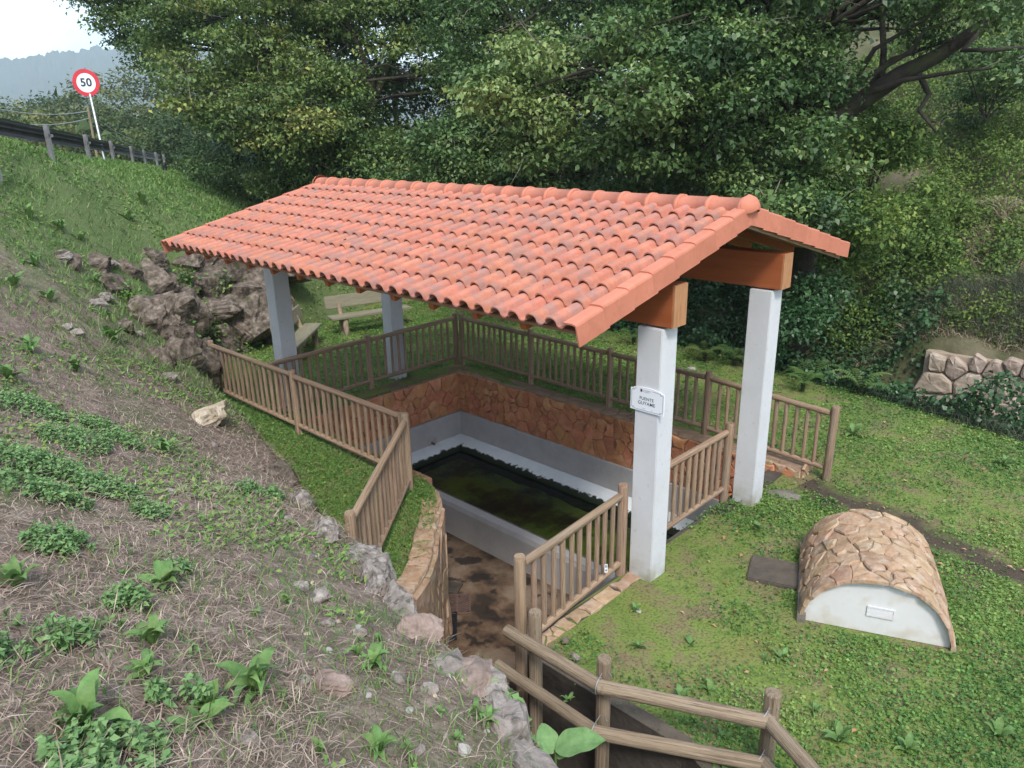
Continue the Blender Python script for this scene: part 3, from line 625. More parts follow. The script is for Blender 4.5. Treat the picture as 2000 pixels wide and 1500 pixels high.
# ------------------------------------------------------------------ flagstones
def voronoi(w, h, n, relax=2, ax=1.0):
    P = np.c_[rng.uniform(0, w, n), rng.uniform(0, h, n)]
    def cells(P):
        out = []
        for i in range(len(P)):
            poly = [(0, 0), (w, 0), (w, h), (0, h)]; p = P[i]
            dd = ((P-p)**2*np.array([1, ax])).sum(1); order = np.argsort(dd)[1:22]
            for j in order:
                q = P[j]; m = (p+q)/2; nrm = (q-p)*np.array([1, ax]); new = []
                for k in range(len(poly)):
                    a = np.array(poly[k]); b = np.array(poly[(k+1) % len(poly)]); da = (a-m)@nrm; db = (b-m)@nrm
                    if da <= 0: new.append(tuple(a))
                    if da*db < 0: new.append(tuple(a+(b-a)*da/(da-db)))
                poly = new
                if len(poly) < 3: break
            out.append(poly)
        return out
    for _ in range(relax):
        cs = cells(P); P = np.array([np.mean(c, axis=0) if len(c) > 2 else P[i] for i, c in enumerate(cs)]) + rng.normal(0, .012, P.shape)
        P = np.clip(P, .001, [w-.001, h-.001])
    return [c for c in cells(P) if len(c) > 2]
def flag(poly, gap, h, fn, m, name='stone', parent=None, rough=.008):
    """one flagstone: polygon in wall coordinates, extruded along the wall normal by fn(a,b,h)"""
    P = []
    for i in range(len(poly)):                  # drop tiny edges
        if math.dist(poly[i], poly[i-1]) > .018: P.append(poly[i])
    if len(P) < 3: return None
    P = np.array(P); c = P.mean(0); n = len(P); out = []
    # extra point on every edge, pushed a little in or out for a broken outline
    for i in range(n):
        a = P[i]; b = P[(i+1) % n]; out.append(a)
        if math.dist(a, b) > .10: out.append(a+(b-a)*rng.uniform(.35, .65)+rng.normal(0, .017, 2))
    P = np.array(out); n = len(P)
    def shrink(g):
        d = P-c; L = np.linalg.norm(d, axis=1, keepdims=True); return c+d*np.maximum(.3, 1-g/np.maximum(L, 1e-4))
    r0 = shrink(gap*.6); r1 = shrink(gap); r2 = shrink(gap+min(.016, h*.5)); tilt = rng.normal(0, .03, 2)
    hh = lambda q, b: b+float((np.array(q)-c)@tilt)*.6+rng.normal(0, rough*.4)
    V = [fn(*q, -.012) for q in r0]+[fn(*q, max(.003, hh(q, h*.6))) for q in r1]+[fn(*q, max(.006, hh(q, h))) for q in r2]+[fn(*c, h+abs(rng.normal(0, rough)))]
    F = []
    for k in range(2):
        for i in range(n): F.append((k*n+i, k*n+(i+1) % n, (k+1)*n+(i+1) % n, (k+1)*n+i))
    for i in range(n): F.append((2*n+i, 2*n+(i+1) % n, 3*n))
    o0 = np.array(fn(*c, 0)); me = pmesh(name, [np.array(v)-o0 for v in V], F, m)
    o = obj(name, me, parent); o.location = Vector(o0); return o

# ------------------------------------------------------------------ the fountain basin
BX0, BX1, BY0, BY1 = -7.02, -.40, 1.55, 3.57           # inner faces of the stone walls; front rim
ZB, ZL, ZW, ZF = -.74, -1.24, -1.42, -1.92             # top of the render, top of the ledge, water, floor
fb = thing('washing_fountain', 'sunken stone lined washing basin with grey rendered rim under the tiled roof', 'basin', (-3.8, 2.5, -1.9)); FO = np.array(fb.location)
def part(name, mb, m, parent=fb, smooth=False): return obj(name, mb.mesh(name, m, smooth, FO if parent is fb else None), parent)
# back wall with coping
bw = part('back_wall', MB().box(BX0-.35, .12, BY1+.005, BY1+.33, -2.1, .085), M['mortar_dark'])
lw = part('left_wall', MB().box(BX0-.35, BX0-.005, -.10, BY1+.004, -2.1, .080), M['mortar_dark'])
Lx = BX1+.5-BX0
for poly in voronoi(7.1, .83, 150, 1): flag(poly, .007, random.uniform(.012, .045), lambda a, b, h: (BX0+a-FO[0], BY1+.005-h-FO[1], ZB+b-FO[2]), M['flag'], parent=bw)
for poly in voronoi(3.62, .82, 70, 1): flag(poly, .007, random.uniform(.012, .04), lambda a, b, h: (BX0-.005+h-FO[0], -.05+a-FO[1], ZB+b-FO[2]), M['flag'], parent=lw)
for poly in voronoi(7.45, .34, 34, 2): flag(poly, .009, random.uniform(.012, .024), lambda a, b, h: (BX0-.34+a-FO[0], BY1-.005+b-FO[1], .085+h-FO[2]), M['coping'], 'coping_stone', bw)
for poly in voronoi(3.6, .34, 16, 2): flag(poly, .009, random.uniform(.012, .024), lambda a, b, h: (BX0-.345+b-FO[0], -.06+a-FO[1], .080+h-FO[2]), M['coping'], 'coping_stone', lw)
# end block of the back wall beyond the column
for poly in voronoi(.42, .26, 5, 1): flag(poly, .008, .02, lambda a, b, h: (.12+h-FO[0], BY1+a*.8-FO[1], -.12+b-FO[2]), M['flag_light'], 'end_stone', bw)
for poly in voronoi(.6, .26, 6, 1): flag(poly, .008, .025, lambda a, b, h: (-.50+a-FO[0], BY1+.004-h-FO[1], -.14+b-FO[2]), M['flag_light'], 'end_stone', bw)
# right wall of the pit
rw = part('right_wall', MB().box(-.36, -.14, -1.76, 3.57, -2.1, .005), M['dark_concrete'])
for poly in voronoi(1.78, .17, 10, 1): flag(poly, .008, random.uniform(.012, .02), lambda a, b, h: (-.30+b-FO[0], -1.76+a-FO[1], .005+h-FO[2]), M['flag_light'], 'coping_stone', rw)
# grey rendered band and white ledge
band = MB(); t_ = .06
band.box(BX0, BX0+t_, 0, BY1, -2.0, ZB); band.box(BX0+t_, BX1+.03, BY1-t_, BY1-.001, -2.0, ZB)
bd = part('rendered_band', band, M['cement']); bevel(bd.data, .006, 1)
me_ledge = bpy.data.materials.new('algae_ledge')
M['ledge'] = mat('whitewashed_ledge', [(.62, .66, .69), (.72, .76, .78)], 5, .7, bump=.2)
# algae grows on the submerged rim: distance from the wall is written per vertex
def ledge_mesh():
    V = []; F = []; A = []
    n = 220; k = 14
    path = [(BX0+t_, BY0+.0), (BX0+t_, BY1-t_), (BX1+.02, BY1-t_)]
    d1 = path[1][1]-path[0][1]; d2 = path[2][0]-path[1][0]; D = d1+d2
    prof = [(0, .0), (.05, -.004), (.12, -.02), (.20, -.05), (.28, -.085), (.34, -.11), (.37, -.14), (.385, -.19), (.39, -.25), (.39, -.33), (.385, -.42), (.38, -.55)]
    for i in range(n+1):
        s = D*i/n
        for (w, z) in prof:
            ww = w*.85+.012*nz2(s*2, w*6, 1, 4.0)*(w > .1)
            if s < d1: p = (path[0][0]+ww, min(path[0][1]+s, path[1][1]-ww))
            else: p = (max(path[1][0]+(s-d1), path[1][0]+ww), path[1][1]-ww)
            V.append((p[0]-FO[0], p[1]-FO[1], ZL+z+.006*nz2(s*5, w*20, 1, 7)-FO[2])); A.append(w/.39)
    k = len(prof)
    for i in range(n):
        for j in range(k-1): F.append((i*k+j, i*k+j+1, (i+1)*k+j+1, (i+1)*k+j))
    me = npmesh('ledge', V, F, None, A, True)
    m = M['ledge']; t = m.node_tree; N = t.nodes; L = t.links; P = N['Principled BSDF']; src = P.inputs['Base Color'].links[0].from_socket
    at_ = N.new('ShaderNodeAttribute'); at_.attribute_name = 'rnd'; no = N.new('ShaderNodeTexNoise'); no.inputs['Scale'].default_value = 9; no.inputs['Detail'].default_value = 9; no.inputs['Roughness'].default_value = .7
    tcn = N.new('ShaderNodeTexCoord'); L.new(tcn.outputs['Object'], no.inputs['Vector'])
    ma = N.new('ShaderNodeMath'); ma.operation = 'MULTIPLY_ADD'; ma.inputs[1].default_value = .9; L.new(no.outputs['Fac'], ma.inputs[0]); L.new(at_.outputs['Fac'], ma.inputs[2])
    mr = N.new('ShaderNodeMapRange'); mr.inputs[1].default_value = 1.16; mr.inputs[2].default_value = 1.24; L.new(ma.outputs[0], mr.inputs[0])
    mx = N.new('ShaderNodeMix'); mx.data_type = 'RGBA'; L.new(mr.outputs[0], mx.inputs[0]); L.new(src, mx.inputs[6]); mx.inputs[7].default_value = (.012, .020, .008, 1); L.new(mx.outputs[2], P.inputs['Base Color'])
    me.materials.append(m); return me
obj('ledge', ledge_mesh(), fb)
# spout recess on the left band
o = obj('inlet_frame', MB().tube([(0, -.09, 0), (0, -.09, .13), (0, .09, .13), (0, .09, 0)], .012, 6).mesh('inlet_frame', M['cement']), fb); o.location = Vector((BX0+t_+.012, 2.72, ZL+.01))-fb.location
o = obj('inlet_valve', MB().tube([(0, 0, .03), (.04, 0, .03), (.06, .02, .0)], .022, 8).mesh('inlet_valve', M['grate']), fb); o.location = Vector((BX0+t_+.01, 2.72, ZL+.02))-fb.location
# front wall with sloping rim
fw_ = MB(); xs = (BX0, BX1+.02)
prof = [(1.40, -2.05), (1.42, -1.40), (1.45, -1.33), (1.555, -1.285), (1.575, -1.285), (1.60, -1.33), (1.60, -2.05)]
V = [(x, y, z) for x in xs for y, z in prof]; k = len(prof)
fw_.add(V, [(i, i+1, k+i+1, k+i) for i in range(k-1)]+[tuple(range(k))[::-1], tuple(range(k, 2*k))]); fwo = part('front_wall', fw_, M['cement'])
m = MB().box(BX0, BX1+.01, 1.553, 1.578, -1.289, -1.279); part('rim_edge', m, M['concrete'])
# basin bed with algae, passage floor
V = []; F = []; nx, ny = 60, 22
for j in range(ny+1):
    for i in range(nx+1):
        x = BX0+.1+(BX1-BX0-.1)*i/nx; y = 1.58+(BY1-1.6)*j/ny; V.append((x, y, -1.60+.07*nz2(x, y, 1.6, 2)+.02*nz2(x, y, 7, 3)))
for j in range(ny):
    for i in range(nx): a = j*(nx+1)+i; F.append((a, a+1, a+nx+2, a+nx+1))
M['bed'] = mat('algae_bed', [(.045, .036, .02), (.12, .135, .032), (.23, .29, .055)], 1.3, .9, bump=.8, bscale=14, detail=10, pos=(.40, .60))
obj('basin_bed', pmesh('basin_bed', [np.array(v)-FO for v in V], F, M['bed'], True), fb)
def wm():
    m = bpy.data.materials.new('clear_water'); m.use_nodes = True; t = m.node_tree; N = t.nodes; L = t.links; N.remove(N['Principled BSDF'])
    gl = N.new('ShaderNodeBsdfGlossy'); gl.inputs['Roughness'].default_value = .02; tr = N.new('ShaderNodeBsdfTransparent'); tr.inputs['Color'].default_value = (.62, .70, .60, 1)
    fr = N.new('ShaderNodeFresnel'); fr.inputs['IOR'].default_value = 1.33; mx = N.new('ShaderNodeMixShader'); L.new(fr.outputs[0], mx.inputs[0]); L.new(tr.outputs[0], mx.inputs[1]); L.new(gl.outputs[0], mx.inputs[2]); L.new(mx.outputs[0], N['Material Output'].inputs['Surface'])
    tcn = N.new('ShaderNodeTexCoord'); no = N.new('ShaderNodeTexNoise'); no.inputs['Scale'].default_value = 9; no.inputs['Detail'].default_value = 3; L.new(tcn.outputs['Object'], no.inputs['Vector'])
    bp = N.new('ShaderNodeBump'); bp.inputs['Strength'].default_value = .25; bp.inputs['Distance'].default_value = .02; L.new(no.outputs['Fac'], bp.inputs['Height']); L.new(bp.outputs[0], gl.inputs['Normal']); L.new(bp.outputs[0], fr.inputs['Normal'])
    return m
M['water'] = wm()
V = []; F = []; nx, ny = 150, 50; x0, x1, y0, y1 = BX0+.2, BX1, 1.59, BY1-.2
cxs, cys = -2.75, 2.55
for j in range(ny+1):
    for i in range(nx+1):
        x = x0+(x1-x0)*i/nx; y = y0+(y1-y0)*j/ny; d = math.hypot(x-cxs, y-cys); a = .010*math.exp(-d*1.7)
        V.append((x, y, ZW+a*math.sin(d*34)+a*.9*nz2(x, y, 7, 1)))
for j in range(ny):
    for i in range(nx): a = j*(nx+1)+i; F.append((a, a+1, a+nx+2, a+nx+1))
tag(obj('water', pmesh('water', V, F, M['water'], True)), kind='structure')
# passage floor and ditch floor
fl = MB(); fl.add([(-7.0, -.3, ZF), (-.34, -.3, ZF), (-.34, 1.45, ZF), (-7.0, 1.45, ZF)], [(0, 1, 2, 3)])
fl.add([(-3.9, -3.6, ZF), (-.34, -3.6, ZF), (-.34, -.3, ZF), (-3.9, -.3, ZF)], [(0, 1, 2, 3)])
tag(obj('passage_floor', fl.mesh('passage_floor', M['floor'])), kind='structure')
dt = MB(); V = []; F = []
for i in range(25):
    x = -.34+5.0*i/24; z = ZF+.02+(.95)*sstep(0, 3.2, x+.34)
    for j in range(9):
        y = -3.7+2.0*j/8+(.0); V.append((x, y, z+.05*nz2(x, y, 2.5, 3)))
for i in range(24):
    for j in range(8): a = i*9+j; F.append((a, a+9, a+10, a+1))
M['ditch'] = mat('ditch_mud', [(.016, .013, .011), (.04, .033, .026)], 6, .8, bump=.6)
tag(obj('ditch', pmesh('ditch', V, F, M['ditch'], True)), kind='structure')
dw = thing('ditch_wall', 'dark concrete side wall of the ditch behind the log railing', 'wall', (.6, -1.7, -.9)); DO = np.array(dw.location)
pts = [(-.10, -1.64), (1.5, -1.64), (2.75, -2.07), (4.3, -3.2)]; pin = [(-.10, -1.76), (1.49, -1.76), (2.68, -2.18), (4.2, -3.32)]
mm = MB()
for (a, b), (c, d) in zip(zip(pts[:-1], pts[1:]), zip(pin[:-1], pin[1:])):
    mm.add([(*c, -2), (*d, -2), (*b, -2), (*a, -2), (*c, .012), (*d, .012), (*b, .03), (*a, .03)], [(4, 5, 6, 7), (0, 1, 5, 4), (2, 3, 7, 6)])
obj('slab', mm.mesh('slab', M['dark_concrete'], off=DO), dw)
mm = MB()
for (a, b), (c, d) in zip(zip(pts[:-1], pts[1:]), zip(pin[:-1], pin[1:])):
    mm.add([(*c, .016), (*d, .016), (b[0], b[1]+.0, .03), (a[0], a[1]+.0, .03)], [(0, 1, 2, 3)])
obj('rough_top', mm.mesh('rough_top', M['slab'], off=DO), dw)
# pit wall under the near left fence
pw = thing('pit_wall', 'low stone kerb wall under the near left picket fence', 'wall', (-5.4, -.1, -1))
obj('core', MB().box(-1.75, 1.75, -.02, .10, -1.0, 1.09).mesh('core', M['mortar_dark']), pw)

# curved stone wall of the planting strip
cw = thing('curved_wall', 'curved rust coloured stone wall between the planting strip and the passage', 'wall', (-2.8, -.9, 0)); CO = np.array(cw.location)
inn = _smooth_line(np.array([(-3.85, -.03), (-3.42, -.13), (-3.0, -.40), (-2.58, -.84), (-2.12, -1.32), (-1.80, -1.80), (-1.60, -2.4), (-1.45, -3.0)]), np.linspace(0, 7, 71))
tan = np.gradient(inn, axis=0); tan /= np.linalg.norm(tan, axis=1, keepdims=True); nrm = np.c_[-tan[:, 1], tan[:, 0]]     # towards the passage
if nrm[30]@np.array([1, 1]) < 0: nrm = -nrm
sl_ = np.r_[0, np.cumsum(np.linalg.norm(np.diff(inn, axis=0), axis=1))]; SLW = sl_[-1]
def cwp(s, off, z):
    p = np.array([np.interp(s, sl_, inn[:, 0]), np.interp(s, sl_, inn[:, 1])]); q = np.array([np.interp(s, sl_, nrm[:, 0]), np.interp(s, sl_, nrm[:, 1])]); p = p+q*off
    return (p[0]-CO[0], p[1]-CO[1], z-CO[2])
V = []; F = []
for s in np.linspace(0, SLW, 60): V += [cwp(s, 0, -2.0), cwp(s, 0, .02), cwp(s, -.26, .02), cwp(s, -.26, -.4)]
for i in range(59):
    for k in range(3): a = i*4+k; F.append((a, a+1, a+5, a+4))
obj('core', pmesh('core', V, F, M['mortar']), cw)
for poly in voronoi(SLW, .27, 15, 2): flag(poly, .010, random.uniform(.025, .045), lambda a, b, h: cwp(a, -.265+b, .02+h), M['flag_light'], 'coping_stone', cw)
for poly in voronoi(SLW, 1.9, 46, 1, ax=.35): flag(poly, .010, random.uniform(.02, .05), lambda a, b, h: cwp(a, h, -1.9+b), M['flag_light'], 'face_stone', cw)
# drain gratings on the passage floor
def grating(label, loc, rot, w, l, nbar, m, diag=False):
    g = thing('drain_grating', label, 'grating', loc, 'drain gratings on the passage floor'); g.rotation_euler = (0, 0, rot); t = .02
    fr_ = MB().box(-w, w, -l, -l+t, 0, .03).box(-w, w, l-t, l, 0, .03).box(-w, -w+t, -l+t, l-t, 0, .03).box(w-t, w, -l+t, l-t, 0, .03).box(-t/2, t/2, -l+t, l-t, .002, .028); obj('frame', fr_.mesh('frame', m), g)
    obj('sump', MB().add([(-w, -l, .003), (w, -l, .003), (w, l, .003), (-w, l, .003)], [(0, 1, 2, 3)]).mesh('sump', M['black_iron']), g)
    for i in range(nbar):
        y = -l+t+(2*l-2*t)*(i+.5)/nbar; s = .05 if diag else 0
        for a, b in ((-w+t, -t/2), (t/2, w-t)):
            bar = MB().add([(a, y-.007-s, .006), (b, y-.007+s, .006), (b, y+.007+s, .006), (a, y+.007-s, .006), (a, y-.007-s, .026), (b, y-.007+s, .026), (b, y+.007+s, .026), (a, y+.007-s, .026)], [(3, 2, 1, 0), (4, 5, 6, 7), (0, 1, 5, 4), (1, 2, 6, 5), (2, 3, 7, 6), (3, 0, 4, 7)]).mesh('bar', m)
            obj('bar', bar, g)
    return g
q = un(893, 1182, ZF); grating('rusty drain grating with slanting bars on the passage floor', (q[0], q[1], ZF+.004), .82, .20, .24, 9, M['grate'], True)
q = un(879, 1225, ZF); grating('narrow black drain grating nearest the camera on the passage floor', (q[0], q[1], ZF+.004), .82, .10, .30, 14, M['black_iron'])
q = un(886, 1152, ZF); grating('small dull drain grating beside the curved stone wall foot', (q[0]-.05, q[1], ZF+.004), .5, .14, .14, 8, M['dark_concrete'])

# ------------------------------------------------------------------ the vaulted spring house, slab
sh = thing('spring_house', 'low stone barrel vault with white rounded front on the lawn', 'vault', (2.08, .73, 0)); sh.rotation_euler = (0, 0, math.atan2(.52, 1.24))
RV, HV, LV = .67, .60, 1.42
def vp(a, b, h):                     # a: along the arch 0..1 (left to right), b: depth, h: outwards
    th = math.pi*(1-a); return ((RV+h)*math.cos(th), b, max(-.05, (HV+h)*math.sin(th)))
V = []; F = []; n = 28
for b in (0, LV):
    for i in range(n+1): V.append(vp(i/n, b, 0))
for i in range(n): F.append((i, i+1, n+2+i, n+1+i))
F.append(tuple(range(n+1, 2*n+2)))
va = obj('vault', pmesh('vault', V, F, M['mortar']), sh)
arcL = math.pi*(RV+HV)/2
for poly in voronoi(arcL, LV+.05, 84, 1): flag(poly, .006, random.uniform(.010, .036), lambda a, b, h: vp(a/arcL, b-.045, h), M['flag_light'], parent=va)
P = [vp(i/n, .02, -.012) for i in range(n+1)]; P = [(p[0], .018, p[2]) for p in P]
fr = obj('front_wall', pmesh('front_wall', P+[(p[0], .10, p[2]) for p in P], [tuple(range(n+1))[::-1]]+[(i, i+1, n+2+i, n+1+i) for i in range(n)], M['vault_paint']), sh)
ob = obj('plinth', MB().box(-RV-.03, -RV+.05, -.045, LV, -.1, .09).mesh('plinth', M['concrete']), sh)
vg = obj('vent_grille', MB().box(-.085, .155, .004, .016, .19, .205).box(-.085, .155, .004, .016, .285, .30).box(-.085, -.075, .004, .016, .205, .285).box(.145, .155, .004, .016, .205, .285).mesh('vent_grille', M['vault_paint']), sh)
for i in range(8): z = .209+i*.0095; obj('slat', MB().add([(-.075, .006, z), (.145, .006, z), (.145, .016, z+.006), (-.075, .016, z+.006), (-.075, .017, z-.001), (.145, .017, z-.001)], [(0, 1, 2, 3), (0, 4, 5, 1)]).mesh('slat', M['vault_paint']), vg)
cs = thing('concrete_slab', 'dark mossy concrete cover slab lying in the lawn beside the stone vault', 'slab', (.93, 1.10, 0)); cs.rotation_euler = (0, 0, math.radians(20))
me = MB().box(-.30, .28, -.27, .24, -.05, .045).mesh('slab', M['slab']); bevel(me, .012, 2); obj('cover', me, cs)
fs = thing('flat_stone', 'flat grey stone lying at the foot of the rear right white column', 'stone', (.14, 2.98, 0))

# ------------------------------------------------------------------ rocks
def rock_mesh(name, size, m, seed, sub=3, planes=7, rough=.10, lo=.55, hi=.85):
    bm = bmesh.new(); bmesh.ops.create_icosphere(bm, subdivisions=sub, radius=1); r = random.Random(seed)
    cuts = [(Vector((r.gauss(0, 1), r.gauss(0, 1), r.gauss(0, 1))).normalized(), r.uniform(lo, hi)) for _ in range(planes)]
    for v in bm.verts:
        p = v.co.copy()
        for nn, d in cuts:
            e = p.dot(nn)-d
            if e > 0: p -= nn*e*.92
        q = p+Vector((seed*1.3, seed*.7, 0)); p += p.normalized()*(rough*mnoise.fractal(q*1.8, 1, 2, 4)+rough*.5*(.35-abs(mnoise.fractal(q*4.5, 1, 2, 4))))
        v.co = Vector((p.x*size[0], p.y*size[1], p.z*size[2]))
    me = bpy.data.meshes.new(name); bm.to_mesh(me); bm.free(); me.materials.append(m)
    me.polygons.foreach_set('use_smooth', [False]*len(me.polygons)) if sub < 3 else me.polygons.foreach_set('use_smooth', [True]*len(me.polygons))
    return me
def angular_rock(name, size, m, seed, npts=20, rough=.07):
    """fractured rock: convex hull of random points, split and roughened, flat facets"""
    r = random.Random(seed*13+5); bm = bmesh.new()
    for _ in range(npts):
        v = Vector((r.gauss(0, 1), r.gauss(0, 1), r.gauss(0, 1))).normalized()*r.uniform(.8, 1.08); bm.verts.new(v)
    bmesh.ops.convex_hull(bm, input=list(bm.verts)); bmesh.ops.delete(bm, geom=[v for v in bm.verts if not v.link_faces], context='VERTS')
    bmesh.ops.subdivide_edges(bm, edges=list(bm.edges), cuts=2, use_grid_fill=True); bmesh.ops.triangulate(bm, faces=list(bm.faces)); bmesh.ops.subdivide_edges(bm, edges=list(bm.edges), cuts=1, use_grid_fill=True)
    for v in bm.verts:
        q = v.co+Vector((seed*1.7, seed*.9, 0)); st = mnoise.fractal(Vector((q.x*1.2, q.y*1.2, q.z*5)), 1, 2, 3)
        d = rough*(1.3*mnoise.fractal(q*2.2, 1, 2, 4)+.9*(.3-abs(mnoise.fractal(q*5, 1, 2, 3)))+.6*st); p = v.co*(1+d); v.co = Vector((p.x*size[0], p.y*size[1], p.z*size[2]))
    bmesh.ops.recalc_face_normals(bm, faces=bm.faces); me = bpy.data.meshes.new(name); bm.to_mesh(me); bm.free(); me.materials.append(m); return me
def depth_of(p): return float((np.array(p)-CAM)@_fw)
bw_ = thing('boulder_wall', 'rough wall of big brown limestone boulders holding up the grassy slope', 'rock wall', (-12, .5, 0))
BOULD = [(193, 517, 26), (134, 515, 22), (297, 562, 36), (277, 621, 40), (370, 515, 27), (403, 534, 38), (350, 551, 27), (339, 612, 50), (406, 605, 56), (330, 657, 42), (352, 700, 34), (454, 523, 32), (470, 570, 50), (431, 663, 38), (487, 637, 54), (384, 706, 40),
         (400, 503, 22), (512, 585, 44), (218, 565, 26), (520, 640, 40), (440, 610, 28), (300, 505, 18), (250, 530, 20), (310, 700, 26), (460, 690, 26), (240, 640, 20), (540, 540, 34), (420, 700, 24)]
for i, (px, py, rp) in enumerate(BOULD):
    p, nn = hit_bank(px, py)
    if p is None: p = Vector(un(px, py, .4))
    d = depth_of(p); R = rp*d/FPX; rr = random.Random(i+90)
    R *= 1.5; me = angular_rock('boulder', (R*rr.uniform(.9, 1.35), R*rr.uniform(.7, 1.0), R*rr.uniform(.75, 1.15)), M['rock'], i+3, rr.randint(13, 20), .12)
    o = obj('boulder', me, bw_); o.location = p-Vector(bw_.location)-Vector((.0, 0, R*.1)); o.rotation_euler = (rr.uniform(-.5, .5), rr.uniform(-.5, .5), rr.uniform(0, 6))
def stone_thing(label, px, py, sx, sy, sz, m, rot=0, sink=.3, seed=1, sub=3, planes=8, rough=.08, cat='rock', name='rock', group=None, on='bank', tilt=(0, 0)):
    if sub == 3 and name == 'rock': sub = 4; rough = rough*2.1
    if on == 'bank': p, nn = hit_bank(px, py)
    else: p = Vector(un(px, py, 0)); p.z = G(p.x, p.y)
    if p is None: return
    o = obj(name, angular_rock(name, (sx, sy, sz), m, seed, 22, .10) if name == 'rock' and cat == 'rock' else rock_mesh(name, (sx, sy, sz), m, seed, sub, planes, rough)); o.location = p+Vector((0, 0, sz*(1-2*sink))); o.rotation_euler = (tilt[0], tilt[1], rot)
    return tag(o, label, cat, group)
stone_thing('cream coloured boulder lying on the straw bank beside the near left fence', 408, 822, .50, .24, .17, M['rock_cream'], -.7, .25, 21)
for i, (px, py, sx, sy, sz, rz, mm_, lab) in enumerate([(705, 1085, .26, .14, .16, -.6, 'rock_pale', 'pitted rock starting the ledge on the bank crest'), (775, 1185, .28, .16, .18, -.7, 'rock_pale', 'pitted rock at the lower end of the pale crest ledge'), (900, 1315, .22, .15, .14, -.5, 'rock_grey', 'brown-grey ledge rock right of the reddish slab'),
        (950, 1345, .22, .14, .16, -.55, 'rock_grey', 'brown-grey ledge rock above the passage floor'), (1000, 1430, .24, .13, .18, -.6, 'rock_grey', 'brown-grey ledge rock beside the trailing ivy'), (1025, 1485, .20, .13, .18, -.6, 'rock_grey', 'lowest ledge rock at the bottom of the picture')]):
    stone_thing(lab, px, py, sx*1.3, sy*1.35, sz*1.15, M[mm_], rz, .74, 120+i, planes=9, rough=.12)
stone_thing('long pitted grey-white rock on the crest of the bank above the curved wall', 735, 1140, .36, .16, .18, M['rock_pale'], -.65, .45, 22, planes=6, rough=.16)
stone_thing('flat grey rock on the bank crest below the slanting fence post', 630, 1040, .30, .14, .10, M['rock_pale'], -.5, .4, 23)
stone_thing('rounded brown rock edge sticking out of the bank beside the grass strip', 545, 930, .22, .2, .22, M['rock'], -.5, .5, 24)
stone_thing('pale rock outcrop on the bank edge above the green grass strip', 590, 985, .20, .14, .12, M['rock_pale'], -.4, .45, 25)
stone_thing('flat reddish slab with grey side at the edge of the bank', 818, 1240, .17, .15, .10, M['rock_red'], .4, .25, 26, planes=10, rough=.05)
stone_thing('flat pinkish stone slab half buried in the bank near the bottom', 655, 1340, .13, .09, .05, M['rock_red'], .2, .35, 27, planes=10, rough=.05)
stone_thing('long grey rock along the bank edge at the bottom of the picture', 985, 1415, .30, .10, .07, M['rock_grey'], -.6, .72, 28, planes=8, rough=.10)
stone_thing('grey rock with dark stains on the bank edge over the passage', 930, 1330, .20, .13, .08, M['rock_red'], -.6, .45, 29)
stone_thing('pale flat stone among weeds at the bottom of the bank', 478, 1443, .085, .05, .03, M['rock_pale'], .3, .3, 30)
stone_thing('round white stone near the bottom edge of the bank', 905, 1470, .040, .030, .028, M['pebble'], .3, .2, 31, rough=.05)
stone_thing('white oval stone beside the flat reddish slab', 642, 1275, .03, .022, .02, M['pebble'], .3, .2, 32)
stone_thing('small grey stone on the straw bank below the cream boulder', 490, 945, .07, .06, .045, M['rock_pale'], .3, .25, 33)
stone_thing('small grey stone beside the mint patch on the bank', 330, 965, .06, .05, .04, M['rock_pale'], .9, .25, 34)
stone_thing('small bluish stone left of the small grey stone on the bank', 368, 972, .06, .04, .035, M['rock_pale'], .2, .25, 35)
stone_thing('small white stone lying on the lawn in front of the near column', 1247, 1196, .035, .03, .03, M['pebble'], .3, .2, 36, on='lawn')
stone_thing('dark lumpy stone on the lawn near the first log railing post', 1103, 1257, .05, .04, .035, M['rock'], .3, .2, 37, on='lawn')
stone_thing('pale grey stone on the lawn behind the top log rail', 1122, 1292, .06, .05, .05, M['rock_pale'], .3, .2, 38, on='lawn')
stone_thing('white stone lying in the grass behind the back picket fence', 1350, 728, .10, .06, .05, M['pebble'], .3, .2, 39, on='lawn')
o = obj('flat_slab', rock_mesh('flat_slab', (.26, .17, .04), M['concrete'], 44, 3, 8, .06), fs); o.rotation_euler = (0, 0, .3)
rr = random.Random(5)
for i, (px, py) in enumerate([(440, 955), (540, 1055), (610, 1140), (560, 1095), (690, 1100), (880, 1320), (900, 1330), (945, 1340), (1010, 1470), (870, 1440), (600, 1240), (700, 1225), (660, 1215), (760, 1250), (580, 1345), (800, 1390), (850, 1360), (950, 1430), (830, 1300), (720, 1360)]):
    s = rr.uniform(.008, .02); stone_thing('small pale pebble lying loose on the bank', px, py, s*1.2, s, s*.7, M['pebble'] if i % 2 else M['rock_cream'], rr.uniform(0, 6), .25, 60+i, 2, 4, .06, 'pebble', 'pebble', 'loose pebbles on the bank')
for i, (px, py, s) in enumerate([(190, 600, .16), (205, 585, .14), (240, 640, .12), (150, 655, .10), (300, 690, .12), (330, 740, .12), (270, 655, .09), (215, 520, .14), (130, 640, .08), (420, 870, .06), (560, 1020, .06), (610, 1090, .05), (730, 1000, .05), (590, 1150, .06), (625, 1170, .07), (700, 1240, .05), (640, 1220, .04), (590, 1330, .04), (840, 1350, .045), (780, 1330, .05), (560, 1460, .03), (820, 1470, .03), (120, 505, .2)]):
    stone_thing('pale grey stone half buried in the soil of the bank', px, py, s*1.3, s, s*.7, M['rock_pale'] if i % 3 else M['rock_grey'], rr.uniform(0, 6), .35, 200+i, group='half buried stones of the bank')
